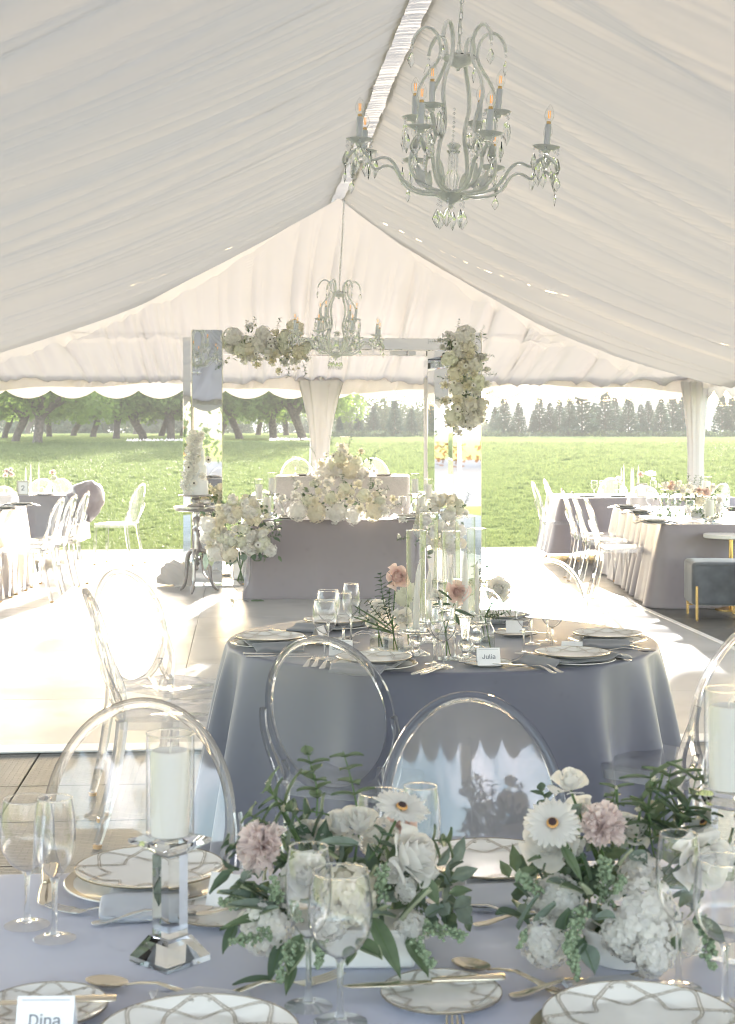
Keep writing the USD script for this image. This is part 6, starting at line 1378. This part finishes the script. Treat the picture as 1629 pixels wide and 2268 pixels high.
mass(t, Y, [('hyd', *Z7(985, 270), 42), ('hydc', *Z7(1000, 390), 34), ('hyd', *Z7(930, 430), 30), ('hydg', *Z7(830, 510), 34), ('hyd', *Z7(1070, 560), 34), ('hydc', *Z7(880, 660), 34), ('hydg', *Z7(1110, 740), 32), ('hyd', *Z7(900, 800), 30), ('hyd', *Z7(1030, 960), 34), ('hydg', *Z7(860, 1080), 40), ('hyd', *Z7(1070, 1120), 30), ('hydc', *Z7(960, 580), 28), ('hyd', *Z7(1160, 960), 26), ('rose', *Z7(815, 260), 24), ('cream', *Z7(1030, 465), 26, -.06), ('rose', *Z7(1160, 485), 22), ('cream', *Z7(1072, 650), 22, -.06), ('cream', *Z7(1008, 768), 23, -.06), ('cream', *Z7(780, 768), 20), ('rose', *Z7(1205, 755), 17), ('cream', *Z7(905, 912), 25, -.06), ('cream', *Z7(780, 920), 22), ('cream', *Z7(1033, 928), 23, -.06), ('rose', *Z7(1105, 850), 20, -.03), ('rose', *Z7(1140, 1040), 24, -.03), ('rose', *Z7(1060, 1098), 24, -.05), ('rose', *Z7(1155, 1115), 20), ('rose', *Z7(820, 1150), 20), ('rose', *Z7(920, 1240), 19), ('rose', *Z7(1200, 610), 18), ('anem', *Z7(885, 352), 15, -.08), ('anem', *Z7(990, 572), 12, -.08), ('anem', *Z7(873, 745), 13, -.08), ('anem', *Z7(1068, 768), 13, -.08), ('anem', *Z7(965, 845), 11, -.08), ('anem', *Z7(835, 922), 14, -.08), ('anem', *Z7(908, 1008), 17, -.09), ('anem', *Z7(1030, 1195), 16, -.08), ('lis', *Z7(1040, 330), 16, -.04), ('lis', *Z7(1090, 390), 15, -.04), ('lis', *Z7(930, 640), 18, -.04), ('lis', *Z7(980, 1060), 16, -.05), ('lis', *Z7(950, 1150), 16, -.04)])
scatter(t, 1032, 838, 34, 100, 14.95, .10, 34, 10, 20, ['rose', 'hydg', 'lis', 'hyd', 'bud'], True)
cent = [(*(atY(x, y, 14.95) + [0, .02, 0]), .06) for x in range(1008, 1065, 14) for y in range(745, 945, 16)]
t.foliage(cent, 90, .055, .026, 'leaf'); t.foliage(cent, 40, .055, .026, 'leaf_dark')
for (x, y, dx, dz) in [(1000, 752, -1, .2), (1060, 748, .6, 1), (1065, 790, 1, .2), (1070, 830, 1, 0), (1072, 895, 1, .1), (1075, 915, 1, 0), (1000, 838, -1, .1), (990, 890, -.8, .2), (1010, 735, .3, 1), (1066, 878, 1, .3)]: t.spray(atY(x, y, 14.85), (dx, -.3, dz), .13, 6, .028, .013, 'leaf_grey')

# --- wedding cake on its silver table
ct = at(436, 1303, 0); ct[1] = 14.02; ct[0] = (436 - CX) / FPX * 14.02
TT = EYE - (1124 - HY) / FPX * 14.02
t = Thing('cake_table', 'round silver pedestal table with curved legs, holding the cake', 'side table', (ct[0], ct[1], FZ))
t.part('top', lathe([(0, TT - .045), (.16, TT - .045), (.195, TT - .036), (.200, TT - .028), (.208, TT - .022), (.204, TT - .016), (.214, TT - .010), (.214, TT), (0, TT)], 40), 'antique_silver', 30)
t.part('pedestal', lathe([(0, .20), (.012, .21), (.020, .225), (.010, .24), (.022, .255), (.030, .27), (.014, .285), (.036, .30), (.042, .32), (.040, .40), (.036, .52), (.026, .56), (.040, .585), (.028, .61), (.034, .66), (.040, .68), (.026, .70), (.030, TT - .045), (0, TT - .045)], 24), 'antique_silver', 40)
for a in (.4, 2.5, 4.6):
    c, s_ = math.cos(a), math.sin(a); q = smoothcurve([(.030, .385), (.085, .37), (.120, .28), (.130, .16), (.155, .06), (.205, .012)], 16)
    t.part('leg', tube(np.stack([q[:, 0] * c, q[:, 0] * s_, q[:, 1]], -1), np.r_[np.linspace(.026, .016, 13), .017, .016, .010], 8, flat=.8), 'antique_silver', True)
z0 = FZ + TT
t = Thing('cake_stand', 'silver cake stand between the cake and the small table', 'cake stand', (ct[0] - .01, ct[1], z0 + .001))
t.part('stem', lathe([(0, 0), (.085, 0), (.080, .010), (.050, .022), (.030, .032), (.036, .045), (.045, .062), (.030, .080), (.040, .088), (0, .088)], 30), 'antique_silver', 40)
t.part('plate', lathe([(0, .0885), (.10, .0885), (.155, .094), (.158, .099), (.155, .106), (0, .106)], 40), 'antique_silver', 40)
zc = z0 + .108
t = Bouquet('wedding_cake', 'tall pale tiered wedding cake with ruffles and sugar flowers', 'cake', (ct[0] - .01, ct[1], zc)); t.hi = False
pbr('icing', (0.74, 0.76, 0.77), 0.55)
tiers = [(.115, .13), (.098, .14), (.080, .15), (.064, .13)]; z = 0.0
for R, h in tiers:
    t.part('tier', lathe([(0, z), (R, z), (R, z + h - .006), (R - .006, z + h - .0008), (0, z + h - .0008)], 44), 'icing', 35); z += h
q = np.random.default_rng(4)
for k in range(34):
    f = k / 33; zz = .03 + f * .53; a = -PI / 2 - .75 + .9 * f + .35 * math.sin(k * 2.1); R = np.interp(zz, [0, .13, .27, .42, .55], [.118, .112, .098, .082, .070])
    p = np.array([ct[0] - .01 + R * math.cos(a), ct[1] + R * math.sin(a), zc + zz]); s_ = .055 if k % 2 else .045
    def fn(u, v): 
        rr = s_ * (v + .05); an = u * 1.5; return np.stack([rr * np.sin(an), rr * np.cos(an), .010 * np.sin(u * 17 + k) * v + .018 * v], -1)
    t.part('ruffle', moved(petal(17, 4, fn), p, R=frame_to((math.cos(a), math.sin(a), .15), roll=q.uniform(0, 6.3))), 'petal_white', True, world=True)
for kind, x, y, w in [('anem', 462, 1018, 17), ('anem', 418, 1035, 16), ('anem', 430, 1070, 17), ('rose', 448, 1055, 18), ('rose', 440, 1010, 15), ('rose', 446, 962, 14)]: t.bloom(kind, atY(x, y, ct[1] - .14), w * 14 / FPX / 2, (.1, -1, .1))
t = Thing('cake_knife', 'silver cake server lying on the small table right of the cake stand', 'cake server', (ct[0] + .13, ct[1] - .10, z0 + .002), 1.2)
t.part('blade', strip([0, .03, .07, .10], [.006, .022, .020, .003], [.002] * 4, .0012), 'silver', True); t.part('handle', strip([-.10, -.05, 0], [.007, .006, .005], [.004, .006, .003], .003), 'silver', True)
pz = at(408, 1286, 0.05)
th = np.linspace(0, 2 * PI, 41)[:-1]; ph = np.linspace(.03, PI / 2, 16)[:, None]
d = np.stack([np.sin(ph) * np.cos(th), np.sin(ph) * np.sin(th), np.cos(ph) + 0 * th], -1); rad = 1 + .35 * (ridge_noise(d[..., 0] * 2 + d[..., 2] * 2 + d[..., 1], 91) - .5)
bq = d * rad[..., None] * np.array([.20, .20, .20]); bq[..., 2] = np.maximum(bq[..., 2], 0)
solo('sandbag_cover', grid(bq, True), 'white_cloth', 'crumpled white cloth over a weight at the foot of the left mirror column', 'cloth cover', loc=((402 - CX) / FPX * 14.9, 14.75, .031))
solo('sandbag_cover', grid(bq * [.9, .8, .8], True), 'white_cloth', 'crumpled white cloth over a weight behind the grey table, by the right mirror column', 'cloth cover', loc=(A(span + .15, .9, 0)[0], A(span + .15, .9, 0)[1], .031))

# --- candles on the grey table
def tier_candle(x, ytop, Y, hz, what, r=.036, ch=.15):
    X = (x - CX) / FPX * Y; zt = EYE - (ytop - HY) / FPX * Y; z0_ = .707; H = max(.05, zt - .18 - z0_)
    crystal_holder('crystal candlestick on the grey table, ' + what, (X, Y, z0_), H, 1.15, .1, .16, group=None)
    pillar('ivory pillar candle on the grey table, ' + what, (X, Y, z0_ + H + .002), .030, .135)
for x, yt, Y, w in [(574, 1062, 13.9, 'left group, outer'), (603, 1048, 14.0, 'left group, tallest'), (592, 1090, 13.8, 'left group, lowest'), (920, 1050, 14.0, 'right group, tallest'), (950, 1062, 13.9, 'right group, outer'), (935, 1092, 13.8, 'right group, lowest')]: tier_candle(x, yt, Y, 0, w)
for lab, x, Y in [('wine glass on the grey table beside the left candles', 625, 13.9), ('wine glass on the grey table beside the right candles', 892, 13.9)]: wine(lab, ((x - CX) / FPX * Y, Y, .707))
for lab, x, Y in [('dark edged plate stack on the grey table at left', 640, 13.75), ('dark edged plate stack on the grey table at right', 900, 13.75)]: charger(lab, ((x - CX) / FPX * Y, Y, .707)); dinner('patterned plate on the ' + lab[11:], ((x - CX) / FPX * Y, Y, .722))
for lab, x, Y in [('plate on the sequined table, left of the upper bouquet', 680, 15.85), ('plate on the sequined table, right of the upper bouquet', 850, 15.85)]: charger(lab, ((x - CX) / FPX * Y, Y, 1.029))
wine('wine glass on the sequined table in front of the left chair', ((655 - CX) / FPX * 16.1, 16.1, 1.029))
t = Bouquet('fallen_leaf', 'fallen green leaves on the dance floor in front of the grey table', 'leaves', tuple(at(560, 1331, FZ)))
for k in range(3): p = at(556 + 7 * k, 1332, FZ + .01); t.leaf(p, p + np.array([.06, .01 * k - .01, .006]), .035, mat='leaf')
t = Bouquet('fallen_bloom', 'single fallen cream rosebud beside the vase foot', 'flower', tuple(at(512, 1332, FZ))); t.bloom('bud', at(514, 1330, FZ + .03), .03, (-.5, -.8, .3))

# ------------------------------------------------------------------ right hand tables
zt = .7012
def onN(x, y, z=zt): return at(x, y, z)
for lab, x, y in [('nearest plate on the pleated table', 1452, 1160), ('second plate on the pleated table', 1418, 1138), ('farthest plate on the pleated table', 1388, 1126), ('plate at the right picture edge on the pleated table', 1634, 1130)]:
    Y = (EYE - zt) * FPX / (y - HY); Y = min(Y, 15.8); c = ((x - CX) / FPX * Y, Y, zt); charger(lab, c)
    napkin('napkin under the ' + lab, c, PI / 2, (.18, .18), .08, seed=x); dinner('patterned plate on top of the ' + lab, (c[0], c[1], zt + .019))
for lab, x, Y in [('wine glass left of the pale bouquet on the pleated table', 1489, 13.6), ('champagne flute left of the pale bouquet on the pleated table', 1502, 13.7), ('wine glass in front of the pale bouquet on the pleated table', 1530, 13.2), ('wine glass at the far end of the pleated table', 1440, 14.8)]: wine(lab, ((x - CX) / FPX * Y, Y, zt)) if 'wine' in lab else flute(lab, ((x - CX) / FPX * Y, Y, zt))
t = Bouquet('table_bouquet', 'pale bouquet with blush roses on the pleated table at right', 'bouquet', (3.05, 14.2, zt)); Y = 14.1
t.part('vase', lathe([(0, 0), (.07, 0), (.09, .06), (.085, .06), (.06, .01), (0, .01)], 24), 'porcelain', 40)
Zr = lambda x, y: ((2000 + .307 * x) / 1.5346, (1550 + .307 * y) / 1.5346)
mass(t, Y, [('lis', *Zr(850, 330), 22), ('pinkrose', *Zr(910, 345), 16), ('rose', *Zr(975, 350), 22), ('rose', *Zr(1050, 380), 22), ('rose', *Zr(1120, 340), 18), ('lis', *Zr(1180, 390), 20), ('pinkrose', *Zr(1310, 400), 26, -.06), ('rose', *Zr(1455, 480), 24), ('hyd', *Zr(1430, 580), 22), ('pinkrose', *Zr(1230, 380), 18), ('lis', *Zr(1010, 300), 16), ('hydc', *Zr(1230, 500), 20), ('cream', *Zr(1040, 470), 12), ('pinkrose', *Zr(930, 300), 14), ('hyd', *Zr(1100, 590), 18), ('rose', *Zr(1380, 340), 18), ('lis', *Zr(1290, 500), 18)])
cent = [(*atY(*Zr(x, y), Y + .02), .07) for x in range(830, 1520, 75) for y in (430, 510, 590, 640)]
t.foliage(cent, 135, .05, .026, 'leaf'); t.foliage(cent, 72, .05, .026, 'leaf_grey'); t.foliage(cent, 36, .05, .026, 'leaf_dark')
for (x, y, dx, dz) in [(1000, 290, -.2, 1), (1100, 290, 0, 1), (1160, 310, .1, 1), (1400, 360, .6, 1), (870, 290, -.4, 1), (1240, 330, 0, 1)]: t.spray(atY(*Zr(x, y + 50), Y), (dx, -.2, dz), .13, 6, .03, .014, 'leaf')
crystal_holder('crystal candlestick right of the pale bouquet', ((1573 - CX) / FPX * 13.1, 13.1, zt), .06, 1.4, .1, .12); pillar('white pillar candle right of the pale bouquet', ((1573 - CX) / FPX * 13.1, 13.1, zt + .062), .036, .135)
p = ((1565 - CX) / FPX * 15.3, 15.3, zt); hurricane('hurricane_cylinder', 'glass cylinder with candle behind the pale bouquet', p, .055, .33, 0, 0); pillar('tall pillar candle behind the pale bouquet', (p[0], p[1], zt + .007), .038, .28)
p = ((1478 - CX) / FPX * 15.4, 15.4, zt); hurricane('hurricane_cylinder', 'empty low glass cylinder behind the pale bouquet', p, .06, .20, 0, 0)
z4 = .7212
for k, (x, yt) in enumerate([(1377, 1037), (1384, 1030), (1399, 1038), (1405, 1037), (1415, 1031)]): taper('ivory taper candle on the far right table, ' + ordn[k] + ' from the left', ((x - CX) / FPX * 18.0, 18.0 + .05 * (k % 2), z4), EYE - (yt - HY) / FPX * 18.0 - z4)
def table_sign(label, X, Y, z, rz, text, w=.13, h=.165):
    t = Thing('table_sign', label, 'table number', (X, Y, z), rz)
    R = np.array([[1, 0, 0], [0, .985, .17], [0, -.17, .985]]).T
    fr_ = MB(box(w, .012, .014, (0, 0, 0)), box(w, .012, .014, (0, 0, h - .014)), box(.014, .012, h - .0282, (-w / 2 + .007, 0, .0141)), box(.014, .012, h - .0282, (w / 2 - .007, 0, .0141)))
    t.part('frame', moved(fr_, R=R), 'frame_wood', False); t.part('card', moved(box(w - .0285, .004, h - .0285, (0, .002, .01425)), R=R), 'card', False)
    if text:
        vv, ff = vf(meshkit.text_mesh(text, h * .34, .0005)); bb = (vv[:, 0].min() + vv[:, 0].max()) / 2; vv[:, 0] -= bb; vv = np.stack([vv[:, 0], -.0012 - vv[:, 2], vv[:, 1] + h * .33], -1); t.part('number', moved((vv, ff), R=R), 'ink', False)
table_sign('wooden framed table number behind the oval chair back, far right table', (1432 - CX) / FPX * 17.5, 17.75, z4, -.4, '')
for lab, kind, x, y, w in [('blush rose on the far right table, left one', 'pinkrose', 1420, 1050, 17), ('pale ruffled flowers on the far right table, right one', 'lis', 1443, 1049, 22), ('small white flowers on the far right table, in front of the chair', 'lis', 1371, 1062, 18)]:
    Y = 17.95; t = Bouquet('cut_flowers', lab, 'flowers', ((x - CX) / FPX * Y, Y, z4)); p = atY(x, y, Y); t.bloom(kind, p, w * Y / FPX / 2, (0, -.7, .6)); t.stem((p[0], Y, z4), p - [0, 0, .03], .003); t.spray(p - [0, 0, .10], (.3, -.2, .8), .10, 4, .03, .014, 'leaf')
    vase('round', 'small vase holding the ' + ' '.join(lab.split()[:12]), (p[0], Y, z4), .08, .035, 'small vases on the side tables')
for lab, x in [('wine glass at the left end of the far right table', 1317), ('second wine glass of the far right table, before the chair back', 1336), ('wine glass of the far right table beside the framed number', 1448)]: wine(lab, ((x - CX) / FPX * 17.85, 17.85, z4))
for lab, x in [('plate at the left end of the far right table', 1300), ('plate in front of the chair at the far right table', 1370)]: charger(lab, ((x - CX) / FPX * 17.9, 17.9, z4)); napkin('napkin beside the ' + lab, ((x - CX) / FPX * 17.9, 17.9, z4), PI / 2, (.17, .17), .07, seed=x)
# ottomans and side table
def ottoman(label, loc, rz):
    t = Thing('velvet_ottoman', label, 'ottoman', loc, rz, group='grey velvet ottomans with brass legs')
    b = trimesh.creation.box((.44, .44, .34)); 
    for _ in range(4): b = b.subdivide()
    v = np.array(b.vertices); q = np.abs(v) / np.array([.22, .22, .17]); rr = .03
    inner = np.clip(v, -np.array([.22, .22, .17]) + rr, np.array([.22, .22, .17]) - rr); dd = v - inner; ln = np.linalg.norm(dd, axis=1, keepdims=True); v = inner + dd / np.maximum(ln, 1e-9) * np.minimum(ln, rr)
    v[:, 2] += .012 * np.clip(1 - q[:, 0] ** 2, 0, 1) * np.clip(1 - q[:, 1] ** 2, 0, 1) * (v[:, 2] > 0); v[:, 2] += .285
    t.part('cushion', (v, np.array(b.faces)), 'grey_velvet', True)
    for x, y in ((-.185, -.228), (.05, -.228), (-.185, .228), (.185, .228), (.185, -.228)):
        if x == .05: continue
        t.part('leg', box(.020, .014, .27, (x, y, 0), .003), 'brass', False)
    t.part('stretcher', box(.44, .016, .012, (0, 0, .098), .002), 'brass', False); t.part('piping', tube(np.array([(-.2, -.221, .44), (.2, -.221, .44)]), .003, 5), 'grey_velvet', True)
    return t
ot = ottoman('grey velvet cube ottoman with brass legs, in front of the pleated table', (2.78, 12.25, 0), -.05)
ot.copy((3.32, 12.0, 0), .05, 'grey velvet cube ottoman cut by the right picture edge')
t = Thing('side_table', 'small white round side table at the right picture edge', 'side table', (3.02, 12.75, 0))
t.part('top', lathe([(0, .60), (.215, .60), (.225, .605), (.225, .628), (.22, .633), (0, .633)], 40), 'white_paint', 40); t.part('stem', lathe([(0, 0), (.13, 0), (.13, .012), (.02, .03), (.018, .60), (0, .60)], 20), 'brass', 40)

# ------------------------------------------------------------------ left hand tables
z5 = .7462
p = (40 - CX) / FPX * 17.5; table_sign('wooden framed table number 2 on the far left table', p, 17.75, z5, .12, '2', .135, .168)
for k, (x, yt) in enumerate([(57, 1036), (68, 1027), (86, 1027)]): taper('ivory taper candle beside the number 2 sign, ' + ordn[k] + ' from the left', ((x - CX) / FPX * 17.9, 17.9, z5), EYE - (yt - HY) / FPX * 17.9 - z5, .0)
for lab, rows in [('pink carnations left of the number 2 sign', [('carn', 14, 1043, 14), ('wcarn', 24, 1041, 14), ('carn', 12, 1053, 14), ('carn', 26, 1051, 15), ('wcarn', 20, 1047, 14)]), ('pink rose and white dahlia on the far left table', [('pinkrose', 116, 1045, 14), ('dahl', 119, 1058, 15)]), ('low white flower on the far left table, right of the tapers', [('dahl', 91, 1084, 15)])]:
    Y = 17.85; x0 = rows[0][1]; t = Bouquet('cut_flowers', lab, 'flowers', ((x0 - CX) / FPX * Y, Y, z5))
    for k, x, y, w in rows: p = atY(x, y, Y); t.bloom(k, p, w * Y / FPX / 2, (0, -.8, .4)); t.stem(((x0 - CX) / FPX * Y, Y, z5), p - [0, 0, .02], .003)
    if 'rose' in lab: t.spray(atY(116, 1085, Y), (-.8, -.2, .4), .16, 6, .035, .012, 'leaf_dark')
    vase('round', 'small vase holding the ' + ' '.join(lab.split()[:12]), ((x0 - CX) / FPX * Y, Y, z5), .085, .035, 'small vases on the side tables')
for lab, x in [('plate under the number 2 sign', 40), ('plate right of the tapers on the far left table', 100)]: charger(lab, ((x - CX) / FPX * 17.85, 17.82, z5)) if 'under' not in lab else charger('plate in front of the number 2 sign', ((x - CX) / FPX * 17.82, 17.86, z5))
z6 = .7562
for lab, x, y in [('first plate on the sunlit left table, at its far corner', 45, 1124), ('second plate on the sunlit left table, at the picture edge', 8, 1136)]:
    Y = 14.9 if x > 20 else 14.2; c = ((x - CX) / FPX * Y, Y, z6); charger(lab, c); napkin('napkin under the ' + lab, c, PI / 2, (.18, .18), .08, seed=x); dinner('patterned plate on the ' + lab, (c[0], c[1], z6 + .019))
